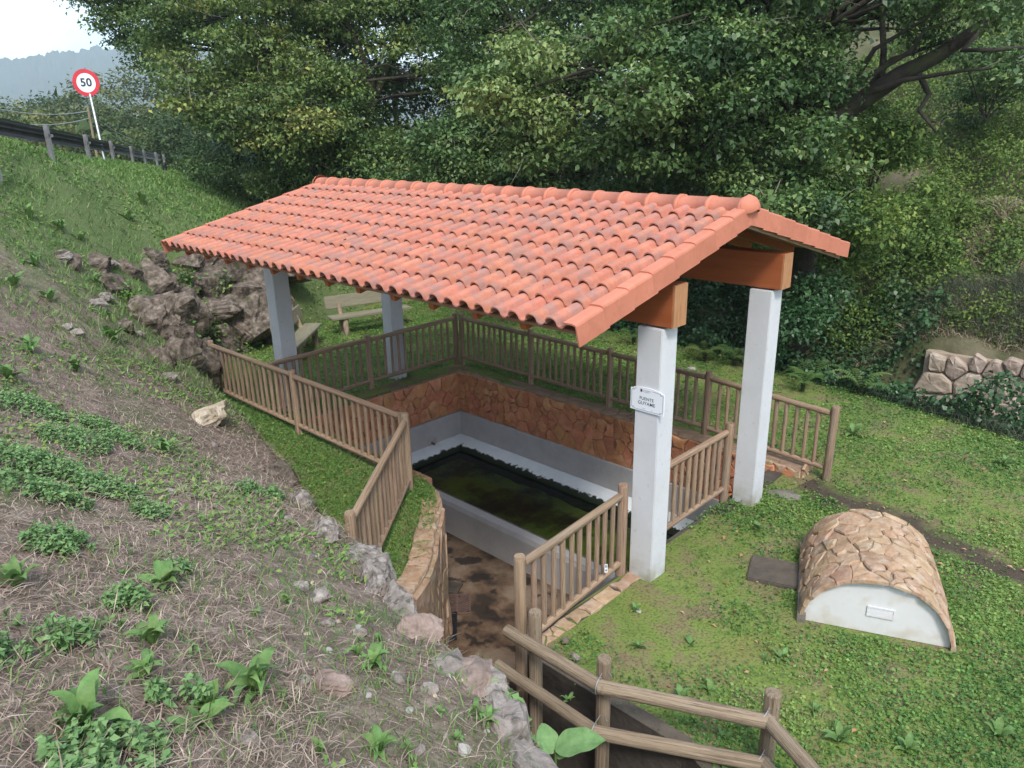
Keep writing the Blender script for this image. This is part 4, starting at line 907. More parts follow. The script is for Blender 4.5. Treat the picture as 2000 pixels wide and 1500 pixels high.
# revetment across the gully
rv = thing('stone_revetment', 'retaining wall of big pale boulders across the gully on the right', 'wall', (2, 10, -.5)); RO = np.array(rv.location)
obj('core', MB().box(-2.2, 6, .06, .4, -.9, .86).mesh('core', M['mortar']), rv)
M['revet'] = mat('revetment_stone', [(.24, .18, .135), (.35, .275, .215), (.44, .37, .31)], 4, .9, bump=.6, bscale=14, objrnd=.13, hue=.01, detail=10)
def big_stone(poly):
    P = np.array(poly); c = P.mean(0); n = len(P)
    Q = []
    for i in range(n):
        a, b, d = P[i-1], P[i], P[(i+1) % n]; Q += [b*.86+a*.14, b*.86+d*.14]
    Q = np.array(Q); n = len(Q); dep = rng.uniform(.05, .15); V = []; F = []
    for k, (g, h) in enumerate(((.006, -.05), (.010, dep*.55), (.035, dep*.9), (.09, dep))):
        d = Q-c; L = np.linalg.norm(d, axis=1, keepdims=True); R_ = c+d*np.maximum(.25, 1-g/np.maximum(L, 1e-4))
        V += [(q[0]-2.9, .02-h-rng.normal(0, .008), q[1]-.9) for q in R_]
    V.append((c[0]-2.9, .02-dep-.01, c[1]-.9))
    for k in range(3):
        for i in range(n): F.append((k*n+i, k*n+(i+1) % n, (k+1)*n+(i+1) % n, (k+1)*n+i))
    for i in range(n): F.append((3*n+i, 3*n+(i+1) % n, 4*n))
    obj('stone', pmesh('stone', V, F, M['revet']), rv)
for poly in voronoi(8.8, 2.1, 128, 1):
    c = np.mean(poly, axis=0)
    if c[1] < 1.84+.22*float(vn(c[0], 0, .9, 3.3)[0]) and c[0] > .85+.4*float(vn(c[1], 3, 1.5, 5.0)[0]): big_stone(poly)

# ------------------------------------------------------------------ benches
def bench(label, a, b, z, side):
    a = Vector((*a, z)); b = Vector((*b, z)); L = (b-a).length; t = thing('park_bench', label, 'bench', a, 'benches beside the shelter'); t.rotation_euler = (0, 0, math.atan2(b.y-a.y, b.x-a.x))
    s = side                                        # back lies on +y*s
    seat = MB().box(0, L, 0, .40*s, .42, .48) if s > 0 else MB().box(0, L, .40*s, 0, .42, .48); me = seat.mesh('seat', M['bench']); bevel(me, .012, 2); obj('seat', me, t)
    y0 = .42*s; y1 = .47*s
    bk = MB().add([(0, y0, .62), (L, y0, .62), (L, y1, .62), (0, y1, .62), (0, y0+.06*s, .92), (L, y0+.06*s, .92), (L, y1+.06*s, .92), (0, y1+.06*s, .92)], [(3, 2, 1, 0), (4, 5, 6, 7), (0, 1, 5, 4), (1, 2, 6, 5), (2, 3, 7, 6), (3, 0, 4, 7)]); me = bk.mesh('backrest', M['bench']); bevel(me, .012, 2); obj('backrest', me, t)
    for x in (.35, L-.35):
        obj('leg', MB().tube([(x, .1*s, -.2), (x, .1*s, .42)], .07, 10).mesh('leg', M['wood_grey']), t)
        obj('back_leg', MB().tube([(x, .36*s, -.2), (x, .40*s, .45), (x, .50*s+.02*s, .80)], .06, 10).mesh('back_leg', M['wood_grey']), t)
bench('weathered plank bench facing the fountain, seen whole past the near rear column', (-11.15, 3.35), (-10.65, 5.35), .1, 1)
bench('weathered plank bench half hidden behind the left white column', (-9.62, 1.50), (-11.02, 2.99), .1, 1)

# ------------------------------------------------------------------ guardrail, speed sign, poles and wires
gr = thing('guardrail', 'dark metal crash barrier along the road at the top of the bank', 'guardrail', (-14.27, -1.1, 4.2)); GO = np.array(gr.location)
GP = np.array([(-9.6, -4.1, 5.28), (-11.9, -2.65, 5.16), (-14.27, -1.1, 4.97), (-17.54, .65, 4.80), (-21.4, 2.56, 4.63), (-25.86, 4.76, 4.42), (-29.8, 6.7, 4.22), (-33.72, 8.72, 4.04), (-38, 10.8, 3.85)])
prof = [(0, 0), (.02, -.015), (.02, -.055), (.08, -.10), (.08, -.14), (.0, -.155), (.08, -.17), (.08, -.21), (.02, -.255), (.02, -.295), (0, -.31)]
for i in range(len(GP)-1):
    a, b = GP[i], GP[i+1]; d = (b-a)/np.linalg.norm(b-a); nn = np.array([d[1], -d[0], 0]); nn = -nn if nn@np.array([1, 1, 0]) > 0 else nn
    V = [tuple(p+nn*w+np.array([0, 0, h])-GO) for p in (a, b+d*.05) for w, h in prof]; V += [tuple(np.array(v)+nn*.006) for v in V]; k = len(prof)
    obj('beam', pmesh('beam', V, [(j, j+1, k+j+1, k+j) for j in range(k-1)]+[(2*k+j, 3*k+j, 3*k+j+1, 2*k+j+1) for j in range(k-1)], M['rail_back']), gr)
for q in GP:
    me = MB().box(-.05, .05, -.025, .025, -1.1, .03).box(-.05, .05, -.03, .09, -.2, -.14).mesh('post', M['metal']); me.materials[0] = M['post_metal']; o = obj('post', me, gr); o.location = Vector(q-GO)+Vector((.10, .10, -.02)); o.rotation_euler = (0, 0, math.radians(27))
b0 = at(203, 298, 22); b0 = np.array([b0[0], b0[1], 4.05])
sp = thing('speed_sign', 'round red ringed 50 speed limit sign on a grey post by the crash barrier', 'sign', b0)
ct = at(171, 162, 22)-b0; topv = Vector(ct)+Vector((0, 0, .0))
obj('post', MB().tube([(0, 0, -.4), tuple(topv*1.06)], .035, 8).mesh('post', M['metal']), sp)
face = Vector(CAM-(b0+ct)).normalized(); face = (face+Vector((-.25, -.25, .05))).normalized()
def disc(r0, r1, z0, z1, name, m, n=40):
    V = []; F = []
    for i in range(n):
        a = 2*math.pi*i/n; c, s = math.cos(a), math.sin(a); V += [(r0*c, r0*s, z0), (r1*c, r1*s, z0), (r1*c, r1*s, z1), (r0*c, r0*s, z1)]
    for i in range(n):
        j = (i+1) % n
        for k in range(4): F.append((i*4+k, j*4+k, j*4+(k+1) % 4, i*4+(k+1) % 4))
    if r0 < 1e-4: pass
    return pmesh(name, V, F, m)
q = face.to_track_quat('Z', 'Y')
for nm, me in (('red_ring', disc(.265, .375, .05, .062, 'red_ring', M['red'])), ('white_face', disc(.001, .27, .048, .058, 'white_face', M['sign_white'])), ('back_plate', disc(.001, .37, .03, .047, 'back_plate', M['metal'])), ('digits', text_mesh('50', .31, M['ink'], bold=.008, name='digits'))):
    o = obj(nm, me, sp); o.rotation_mode = 'QUATERNION'; o.rotation_quaternion = q; o.location = topv+face*(.061 if nm == 'digits' else 0)+face*.05
poles = [(at(171, 208, 45), 'yellowish wooden utility pole beyond the road, behind the speed sign'), (at(337, 258, 60), 'wooden utility pole beyond the road near the big trees')]
for p, lab in poles:
    o = obj('utility_pole', MB().tube([(0, 0, -2.8-0), (0, 0, p[2])], [.09, .065], 10).mesh('utility_pole', M['pole_wood'])); o.location = (p[0], p[1], 0); tag(o, lab, 'pole', 'utility poles beyond the road')
def wire(label, a, b, sag):
    a = np.array(a); b = np.array(b); P = [a*(1-t)+b*t-np.array([0, 0, sag*4*t*(1-t)]) for t in np.linspace(0, 1, 24)]
    tag(obj('overhead_wire', MB().tube(P, .018, 5).mesh('overhead_wire', M['metal'])), label, 'wire')
p1 = np.array(poles[0][0]); p2 = np.array(poles[1][0]); p0 = at(-250, 130, 30)
wire('upper overhead wire from the left edge to the nearer utility pole', p0, p1-[0, 0, .25], .8); wire('lower overhead wire from the left edge to the nearer utility pole', p0-[0, 0, .6], p1-[0, 0, .65], .9)
wire('upper overhead wire between the two utility poles', p1-[0, 0, .25], p2-[0, 0, .1], 1.2); wire('lower overhead wire between the two utility poles', p1-[0, 0, .65], p2-[0, 0, .3], 1.3)
# small marker stake by the trees
ms = thing('road_edge_stump', 'small dark stump beside a pale stone where the bank meets the trees', 'stump', tuple(hit_bank(322, 335)[0] if hit_bank(322, 335)[0] else (-20, 4, 3)))
obj('stump', MB().tube([(0, 0, -.1), (.02, 0, .22), (.03, .01, .30)], [.09, .08, .05], 8).mesh('stump', M['black_iron']), ms); o = obj('stone', rock_mesh('stone', (.2, .14, .1), M['rock_pale'], 70, 2), ms); o.location = (-.2, -.2, 0)

# ------------------------------------------------------------------ far hill
V = []; F = []; nxh, nyh = 700, 16
for i in range(nxh+1):
    px = -900+2300*i/nxh; top = float(np.interp(px, [-900, -400, 0, 120, 220, 360, 700, 1400], [170, 145, 126, 114, 102, 98, 120, 200]))
    for j in range(nyh+1):
        f = j/nyh; d = 850+650*f; base = at(px, 330, d); hi = at(px, top, 1500)
        z = -3+(hi[2]+3)*(f**1.25)+(8*nz2(px*.05, f*8, 1, 3)+4.5*nz2(px*.3, f*25, 1, 5))*(.3+.7*f)
        V.append((base[0], base[1], z))
    b = at(px, 330, 1540); V.append((b[0], b[1], 10))
w = nyh+2
for i in range(nxh):
    for j in range(w-1): a = i*w+j; F.append((a, a+w, a+w+1, a+1))
tag(obj('wooded_hill', pmesh('wooded_hill', V, F, M['far_hill'], True)), kind='structure')

# ------------------------------------------------------------------ foliage
def unit(a): return a/np.maximum(np.linalg.norm(a, axis=1, keepdims=True), 1e-9)
def cards(P, D, N, L, W, fold=.25, droop=.15):
    """kite-shaped leaves: base, right, tip, left"""
    D = unit(D); S_ = unit(np.cross(D, N)); N = unit(np.cross(S_, D)); L = np.asarray(L)[:, None]; W = np.asarray(W)[:, None]
    b = P; r = P+D*L*.45+S_*W*.5+N*W*fold; t = P+D*L-N*L*droop; l = P+D*L*.45-S_*W*.5+N*W*fold
    V = np.stack([b, r, t, l], 1).reshape(-1, 3); F = np.arange(len(V)).reshape(-1, 4); return V, F
def blades(P, D, L, W, bend=.3):
    """thin upright blades bending over: 1 quad and a tip as one quad"""
    D = unit(D); side = unit(np.cross(D, np.tile([0, 0, 1.], (len(P), 1))+rng.normal(0, .4, P.shape))); L = np.asarray(L)[:, None]; W = np.asarray(W)[:, None]
    out = rng.normal(0, 1, P.shape); out[:, 2] = 0; out = unit(out)
    m = P+D*L*.55+out*L*bend*.25; t = P+D*L*.95+out*L*bend-np.array([0, 0, 1])*L*bend*.25
    V = np.stack([P-side*W*.5, P+side*W*.5, m+side*W*.4, t, m-side*W*.4], 1).reshape(-1, 3); n = len(P)
    F = (np.arange(n)[:, None]*5+np.array([[0, 1, 2, 3]])); F2 = (np.arange(n)[:, None]*5+np.array([[0, 3, 4, 4]]))
    Fq = np.concatenate([np.arange(n)[:, None]*5+np.array([[0, 1, 2, 4]]), np.arange(n)[:, None]*5+np.array([[4, 2, 3, 3]])])
    return V, Fq
def cloud(name, V, F, m, rnd, parent=None, off=None, per=4):
    if off is not None: V = V-np.array(off)
    if F.shape[1] == 4 and (F[:, 2] == F[:, 3]).any():          # split into triangles where needed
        q = F[F[:, 2] != F[:, 3]]; t = F[F[:, 2] == F[:, 3]][:, :3]; F = np.concatenate([q[:, [0, 1, 2]], q[:, [0, 2, 3]], t])
    return obj(name, npmesh(name, V, F, m, np.repeat(rnd, per)), parent)
def clump_leaves(c, r, n, size, hang=.35, flat=1.0, ts=0.0):
    m = max(4, n//40); u = unit(rng.normal(0, 1, (m, 3))); rad = rng.uniform(.25, 1, (m, 1))**.55
    sub = c+u*rad*np.array(r); k = rng.integers(0, m, n)
    P = sub[k]+rng.normal(0, 1, (n, 3))*np.array([.21, .21, .085])*(size/.11)
    D = rng.normal(0, 1, (n, 3))+.6*u[k]; D[:, 2] = D[:, 2]*.6-hang; N = rng.normal(0, .55, (n, 3)); N[:, 2] += 1.25; N += .35*u[k]
    L = size*(.45+1.0*rng.uniform(0, 1, n)**1.3)
    tone = np.clip(.40+ts+.14*rng.normal()+.15*rng.normal(0, 1, m)[k]+.13*rng.normal(0, 1, n), 0, 1)
    return P, D, N, L, tone, sub
def limb_path(a, b, k=5, wob=.12):
    a = np.array(a, float); b = np.array(b, float); L = np.linalg.norm(b-a); P = []
    for t in np.linspace(0, 1, k):
        p = a*(1-t)+b*t; p[2] += .18*L*math.sin(math.pi*t)*.5
        if 0 < t < 1: p += rng.normal(0, wob*L*.3, 3)
        P.append(p)
    return P
def tree(name, label, base, trunk, clumps, m, size, per=900, group='trees behind the shelter', aspect=.62, extra=None, limbs=True, tshift=0.0, twigs=0, trunk_r=(.22, .08)):
    base = np.array(base, float); t = thing(name, label, 'tree', tuple(base), group)
    tb = MB(); T = [np.array(p, float) for p in trunk]; rads = np.linspace(trunk_r[0], trunk_r[1], len(T)); tb.tube([p-base for p in T], list(rads), 10)
    obj('trunk', tb.mesh('trunk', M['bark'], True), t)
    lb = MB(); PS = []; tw = MB()
    for (c, r, n, *tn) in clumps:
        c = np.array(c, float); P, D, N, L, tone, sub = clump_leaves(c, r, int(n*1.18), size*.86, ts=tn[0] if tn else 0.0); PS.append((P, D, N, L, tone))
        if limbs:
            cand = [p for p in T if p[2] < c[2]+.4] or T; j = min(cand, key=lambda p: np.linalg.norm(p-c)); path = limb_path(j, c); q = np.linalg.norm(c-j)
            lb.tube([p-base for p in path], list(np.linspace(min(.10, .02+.018*q), .012, len(path))), 6)
            for s in sub[:4]: lb.tube([p-base for p in limb_path(c, s, 3)], [.012, .008, .004], 4)
        for s in sub[:twigs]:
            e = s+rng.normal(0, .45, 3)*np.array([1, 1, .6]); tw.tube([p-base for p in limb_path(c if random.random() < .5 else s, e, 4, .35)], [.011, .009, .006, .002], 4)
    if extra:
        for path, rad in extra: lb.tube([np.array(p)-base for p in path], rad, 10)
    if lb.F: obj('limbs', lb.mesh('limbs', M['bark'], True), t)
    if tw.F: tag(obj('twigs', tw.mesh('twigs', M['twig']), t), kind='stuff')
    P, D, N, L, tone = [np.concatenate(x) for x in zip(*PS)]
    V, F = cards(P, D, N, L, L*aspect*rng.uniform(.8, 1.2, len(L)))
    cloud('crown', V, F, M[m], np.clip(tone+tshift, 0, 1), t, base)
    return t
def region(poly, n, d0, d1, r0, r1, per, ts=0.0):
    """crown clumps spread over an outline seen in the photo, at depths d0..d1"""
    xs = [p[0] for p in poly]; ys = [p[1] for p in poly]; out = []
    while len(out) < n:
        x, y = random.uniform(min(xs), max(xs)), random.uniform(min(ys), max(ys))
        if not inside(poly, x, y): continue
        d = random.uniform(d0, d1); r = random.uniform(r0, r1); out.append((at(x, y, d), (r, r, r*.6), int(per*(r/((r0+r1)/2))**2), ts+.10*random.gauss(0, 1)))
    return out
def gz(p, dz=0): return np.array([p[0], p[1], G(p[0], p[1])+dz])
K = 1.0
# big oak on the right, its limb sweeping over the hillside
ob_ = gz((-3.1, 10.4)); limb = [at(1585, 250, 15.3), at(1640, 225, 15), at(1700, 185, 14.6), at(1760, 145, 14.3), at(1830, 110, 14), at(1905, 60, 13.6), at(1990, 8, 13.2), at(2070, -60, 12.8)]
limb2 = [at(1720, 175, 14.5), at(1726, 100, 14.4), at(1722, 20, 14.3), at(1735, -60, 14.2)]
limb3 = [at(1790, 135, 14.2), at(1815, 185, 14), at(1795, 215, 13.9), at(1830, 260, 13.8)]
cl = region([(1180, -150), (1660, -150), (1670, 30), (1600, 180), (1590, 300), (1625, 420), (1590, 520), (1480, 420), (1400, 330), (1250, 250)], 62, 12.8, 16.5, .45, .95, 1050)
cl += region([(920, 190), (1010, 120), (1250, 60), (1420, 120), (1430, 330), (1300, 330), (1010, 330)], 26, 13.5, 15.5, .4, .75, 800, .22)
cl += region([(1640, -120), (2080, -160), (2080, 15), (1960, 50), (1830, 60), (1700, 60)], 20, 12.3, 15, .3, .6, 520)
cl += [(at(1985, 130, 12.6), (.3, .3, .25), 260), (at(1800, 60, 14), (.4, .4, .3), 380), (at(1655, 330, 14.5), (.5, .5, .5), 500)]
tree('oak_tree', 'big dark oak behind the right end of the roof with a thick bare limb', ob_, [ob_, gz((-3.0, 10.2), 1.5), gz((-2.9, 10.1), 3.2), at(1585, 250, 15.3), at(1540, 100, 15.4), at(1500, -60, 15.6)], cl, 'leaf_dark', .125, twigs=4, trunk_r=(.34, .16),
     extra=[(limb, [.22, .21, .19, .17, .14, .12, .10, .08]), (limb2, [.07, .06, .05, .04]), (limb3, [.06, .05, .04, .02]), ([at(1920, 55, 13.5), at(1880, 98, 13.4), at(1940, 98, 13.2), at(2010, 92, 13)], [.05, .045, .04, .03])])
b = gz((-8.2, 11.2)); cl = region([(820, -160), (1240, -160), (1250, 120), (1180, 260), (1150, 400), (950, 400), (860, 300), (840, 100)], 52, 18, 21.5, .6, 1.15, 1000)
tree('oak_tree', 'dark leafy tree behind the middle of the roof ridge', b, [b, b+[.1, 0, 2], b+[.2, .1, 4.5], b+[.1, .2, 7], b+[.3, .2, 9]], cl, 'leaf_dark', .13, twigs=5, tshift=.03)
b = gz((-13.0, 12.0)); cl = region([(590, -160), (880, -160), (900, 100), (900, 330), (800, 400), (640, 400), (560, 320), (600, 150)], 50, 20.5, 24, .65, 1.2, 1000)
tree('oak_tree', 'mid green spreading tree with dark forked branches behind the left half of the roof', b, [b, b+[.2, 0, 2], b+[.5, .1, 4.2], b+[.3, .1, 6.5], b+[.8, 0, 9]], cl, 'leaf_mid', .13, twigs=5, tshift=-.03,
     extra=[([at(700, 300, 21.5), at(730, 200, 21.5), at(770, 100, 21.5), at(840, 10, 21.5)], [.14, .11, .08, .05]), ([at(735, 190, 21.4), at(690, 60, 21.3), at(650, 20, 21.2)], [.09, .07, .04])])
z = drop_bank(-19.5, 9.6)[0]; b = np.array([-19.5, 9.6, (z.z if z else 1.0)-.1])
cl = region([(330, -150), (640, -150), (660, 120), (600, 260), (520, 300), (430, 240), (350, 180), (310, 60)], 46, 19.5, 22.5, .55, 1.05, 900)
cl += region([(400, 200), (600, 190), (640, 330), (500, 260)], 9, 19, 21, .35, .6, 500)
tree('yellowing_tree', 'tree with yellowing leaves and bare twigs on the left above the road bank', b, [b, b+[.2, -.3, 2], b+[.6, -.5, 4], b+[.5, -.7, 6.5], b+[.6, -.6, 9]], cl, 'leaf_yellow', .13, twigs=7, tshift=.0,
     extra=[([at(560, 250, 21), at(520, 220, 20.6), at(455, 200, 20.3), at(390, 165, 20)], [.09, .07, .05, .02]), ([at(555, 265, 21), at(480, 250, 20.5), at(420, 250, 20.2)], [.06, .05, .02]), ([at(565, 380, 22), at(560, 300, 21.4), at(535, 210, 21), at(560, 110, 21)], [.16, .14, .11, .07])])
z = drop_bank(-24, 10)[0]; b = np.array([-24., 10., (z.z if z else 1.5)-.1])
cl = region([(175, -120), (420, -120), (440, 130), (330, 150), (260, 90), (200, 30)], 26, 24, 27, .5, .95, 800)
cl += [(at(275, 105, 24.5), (.6, .6, .5), 420), (at(310, 140, 24.2), (.5, .5, .45), 350), (at(190, 20, 25), (.6, .6, .4), 300), (at(225, 60, 25), (.6, .6, .45), 350), (at(330, 90, 24.5), (.7, .7, .6), 600), (at(180, -10, 25), (.7, .7, .4), 420)]
tree('overhanging_tree', 'dark leaved branch tree reaching over the sky at the top left', b, [b, b+[-.2, 0, 2.5], b+[0, -.3, 5], b+[.2, -.3, 8]], cl, 'leaf_mid', .15, twigs=2, tshift=-.12)
# darker trees behind, closing the wood
for i, (bx, by, poly, d0, d1) in enumerate([(-6, 17, [(900, -160), (1700, -160), (1600, 520), (1000, 420)], 20, 24), (-14.5, 17, [(620, -160), (1050, -160), (1020, 420), (640, 420)], 26, 30), (-24, 15.5, [(430, -160), (680, -160), (680, 420), (470, 400)], 29, 33)]):
    b = np.array([bx, by, -.5 if by > 16 and bx < -10 else G(bx, by)-.2]); lab = ['dense dark tree behind the oaks, right of centre', 'dense dark tree behind the oaks, left of centre', 'dense dark tree behind the yellowing tree', 'dark tree on the hillside behind the big oak limb'][i]
    tree('dense_tree', lab, b, [b, b+[.1, 0, 3], b+[0, .1, 6], b+[0, .2, 10]], region(poly, (56, 66, 50)[i], d0, d1, .95, 1.7, 440), 'leaf_dark', .235, limbs=False, tshift=-.1)
# ivy-clad trunks and understory at the left end of the wood
for i, (px, d, h, lab) in enumerate([(517, 25, 5.2, 'ivy covered tree left of the roof, the nearer one'), (462, 27, 4.2, 'ivy covered tree left of the roof, the farther one'), (660, 23.5, 5.5, 'ivy covered tree rising behind the left slope of the roof')]):
    p = at(px, 400, d); zz = drop_bank(p[0], p[1])[0]; p[2] = (zz.z if zz else 0)-.2; t = thing('ivy_clad_tree', lab, 'tree', tuple(p), 'ivy covered trees')
    obj('trunk', MB().tube([(0, 0, 0), (.1, 0, h*.5), (.0, .1, h+1.5)], [.2, .17, .1], 10).mesh('trunk', M['bark'], True), t)
    n = 5200; zz = rng.uniform(0, h, n); a = rng.uniform(0, 6.28, n); rr_ = .24+.16*np.abs(rng.normal(0, 1, n))
    P = np.c_[rr_*np.cos(a), rr_*np.sin(a), zz]; D = np.c_[np.cos(a)*.4, np.sin(a)*.4, -np.ones(n)]+rng.normal(0, .4, (n, 3)); N = np.c_[np.cos(a), np.sin(a), .5*np.ones(n)]+rng.normal(0, .3, (n, 3))
    L = rng.uniform(.06, .12, n); V, F = cards(P, D, N, L, L*.9); cloud('ivy', V, F, M['ivy'], np.clip(.45+.2*rng.normal(0, 1, n), 0, 1), t)
def bush(name, label, c, r, n, m, size, tshift=0., group='shrubs under the trees', aspect=.6, cat='shrub'):
    c = np.array(c, float); base = (c[0], c[1], c[2]-r[2]); t = thing(name, label, cat, base, group); ms = []; tb = MB()
    for k in range(max(3, int(n/900))):
        cc = c+rng.normal(0, .42, 3)*np.array(r); rr2 = np.array(r)*rng.uniform(.45, .7); ms.append(clump_leaves(cc, rr2, int(n/max(3, int(n/900))), size)[:5]); tb.tube([(0, 0, 0), tuple((cc-np.array(base))*.6+[0, 0, .1]), tuple(cc-np.array(base))], [.025, .018, .006], 5)
    P, D, N, L, tone = [np.concatenate(x) for x in zip(*ms)]; V, F = cards(P, D, N, L, L*aspect); tag(obj('stems', tb.mesh('stems', M['bark']), t), kind='stuff')
    cloud('foliage', V, F, M[m], np.clip(tone+tshift, 0, 1), t, base); return t
for (px, py, d, r, m, ts, lab) in [(620, 270, 21, 1.2, 'leaf_mid', .05, 'pale green elder shrub behind the left end of the ridge'), (730, 350, 20, 1.2, 'leaf_dark', .12, 'green shrub just above the ridge, left of centre'), (880, 330, 19.5, 1.3, 'leaf_dark', .05, 'dark shrub just above the middle of the ridge'),
        (570, 345, 22, 1.0, 'leaf_mid', .08, 'pale leafy shrub at the left end of the ridge'), (440, 340, 25, 1.2, 'leaf_dark', -.1, 'grey-green bramble shrub at the edge of the grassy slope'), (400, 330, 27, 1.1, 'leaf_mid', -.1, 'tangled shrub beside the end of the crash barrier'), (1040, 350, 18, 1.3, 'leaf_dark', 0, 'dark shrub above the ridge, right of centre'),
        (1240, 400, 16.5, 1.2, 'leaf_dark', .0, 'dark shrub above the right half of the ridge'), (1560, 600, 14.6, .75, 'ivy', .1, 'dark ivy bush behind the rear right column'), (1420, 430, 14.8, 1.0, 'leaf_dark', .05, 'leafy shrub behind the right end of the ridge'), (1640, 440, 14.5, .9, 'bramble', -.1, 'yellow-green shrub right of the roof gable'), (1700, 330, 15.5, 1.0, 'bramble', -.05, 'bright shrub under the bare oak limb'), (1940, 150, 19, 1.3, 'leaf_dark', -.05, 'dark bush at the top right below the canopy')]:
    bush('shrub', lab, at(px, py, d), (r, r, r*.8), int(5200*r), m, .10, ts)
# distant trees across the valley
far = [(-60, 205, 70, 5.5, .1), (30, 205, 85, 5, .25), (95, 195, 100, 6, -.1), (150, 200, 95, 5, 0.0), (245, 168, 88, 8.5, .2), (300, 215, 75, 5, .1), (330, 225, 66, 4.5, -.05), (185, 235, 62, 4.0, -.1), (120, 240, 60, 3.2, .45), (50, 240, 55, 3.5, .1), (285, 262, 55, 3.2, .0), (360, 250, 50, 4.5, -.15), (-20, 245, 50, 4, .2), (230, 262, 52, 2.6, .15), (345, 195, 95, 7, .1), (400, 200, 80, 7, 0)]
flab = ['far tree at the left edge beyond the barrier', 'pale far tree near the left edge across the valley', 'dark far tree below the hill, left of the speed sign', 'far tree just left of the speed sign', 'tall rounded light green far tree right of the speed sign', 'far tree beside the second utility pole', 'dark low far tree by the second utility pole', 'dark far tree behind the first utility pole', 'small golden tree left of the first utility pole', 'low brownish far tree behind the barrier', 'low green far bush between the utility poles', 'dark far bush where the barrier ends', 'brownish far bush at the left edge behind the barrier', 'low far bush right of the speed sign post', 'far tree seen beside the yellowing tree', 'far tree behind the edge of the wood']
for i, (px, py, d, r, ts) in enumerate(far):
    c = at(px, py, d); c = c-np.array([0, 0, r*.55]); b = np.array([c[0], c[1], -2.75]); cl = []
    for k in range(16):
        u = rng.normal(0, 1, 3); u /= np.linalg.norm(u); q = c+u*r*np.array([.75, .75, .6])*rng.uniform(.5, 1); cl.append((q, (r*.42, r*.42, r*.34), 430))
    for k in range(6): cl.append((np.array([c[0]+rng.normal(0, r*.4), c[1]+rng.normal(0, r*.4), c[2]-r*.8]), (r*.5, r*.5, r*.5), 320))
    tree('far_tree', flab[i], b, [b, b+[0, 0, (c[2]+2.7)*.6], c], cl, 'far_leaf', .0054*d, limbs=False, tshift=ts, group='distant trees across the valley')
# far hedge mass filling the valley edge
n = 18000; P = []
for k in range(n):
    px = random.uniform(-200, 420); d = random.uniform(48, 110); p = at(px, 300, d); P.append((p[0], p[1], -2.7+abs(rng.normal(0, 1))*3.0))
P = np.array(P); D = rng.normal(0, 1, (n, 3)); N = rng.normal(0, .6, (n, 3))+[0, 0, 1]; L = rng.uniform(.5, .9, n); V, F = cards(P, D, N, L, L*.7)
tag(cloud('far_scrub', V, F, M['far_leaf'], np.clip(.3+.2*rng.normal(0, 1, n), 0, 1)), 'low green scrub filling the valley beyond the road', 'scrub', kind='stuff')

# ------------------------------------------------------------------ ground cover on the bank
def bank_scatter(n, falloff, xr=(-26, 5), yr=(-9.5, 10), maxd=40, minz=.35):
    out = []
    while len(out) < n:
        m = 4000; x = rng.uniform(*xr, m); y = rng.uniform(*yr, m)
        v = np.c_[x, y, np.full(m, 2.5)]-CAM; dd = np.linalg.norm(v, axis=1); c = v@_fw; ok = (c > .3) & (np.abs(v@_r) < c*.82+.8) & (rng.uniform(0, 1, m) < np.minimum(1, (2.4/dd)**falloff)) & (dd < maxd)
        for a, b in zip(x[ok], y[ok]):
            p, nn = drop_bank(a, b)
            if p is not None and nn.z > minz: out.append((p.x, p.y, p.z))
    return np.array(out[:n])
def green(P, s=.55, seed=2.0): return vn(P[:, 0], P[:, 1], s, seed)
def upness(P):                          # how far up the grassy part of the bank (left and beyond)
    d = np.linalg.norm(P[:, :2]-CAM[:2], axis=1); return sstep(8.5, 13.0, d)
# dry straw
P = bank_scatter(82000, 1.25, maxd=20); cy_ = np.interp(-P[:, 0], -CR[:, 0], CR[:, 1]); keep = (rng.uniform(0, 1, len(P)) > upness(P)*.75) & ~((P[:, 0] > -1.0) & (P[:, 1] > cy_-1.0) & (rng.uniform(0, 1, len(P)) < .8)); P = P[keep]; n = len(P)
a = rng.uniform(0, 6.28, n); D = np.c_[np.cos(a), np.sin(a), rng.normal(.0, .28, n)]; L = rng.uniform(.04, .17, n)*rng.uniform(.5, 1.2, n); P[:, 2] += rng.uniform(.002, .03, n)
S_ = unit(np.cross(D, np.tile([0, 0, 1.], (n, 1)))); W = (rng.uniform(.0009, .0021, n)*(1+.12*np.linalg.norm(P-CAM, axis=1)))[:, None]; mid = P+D*L[:, None]*.5+np.c_[np.zeros((n, 2)), rng.uniform(0, .02, n)]; E_ = P+D*L[:, None]+rng.normal(0, .012, (n, 3))
V = np.stack([P, mid+S_*W, E_, mid-S_*W], 1).reshape(-1, 3); i5 = np.arange(n)[:, None]*4
F = np.concatenate([i5+[[0, 1, 3]], i5+[[3, 1, 2]]])
tag(obj('dry_straw', npmesh('dry_straw', V, F, M['straw'], np.repeat(np.clip(rng.normal(.42, .24, n), 0, 1), 4))), 'dead straw and dry stalks littering the brown bank', 'straw', kind='stuff')
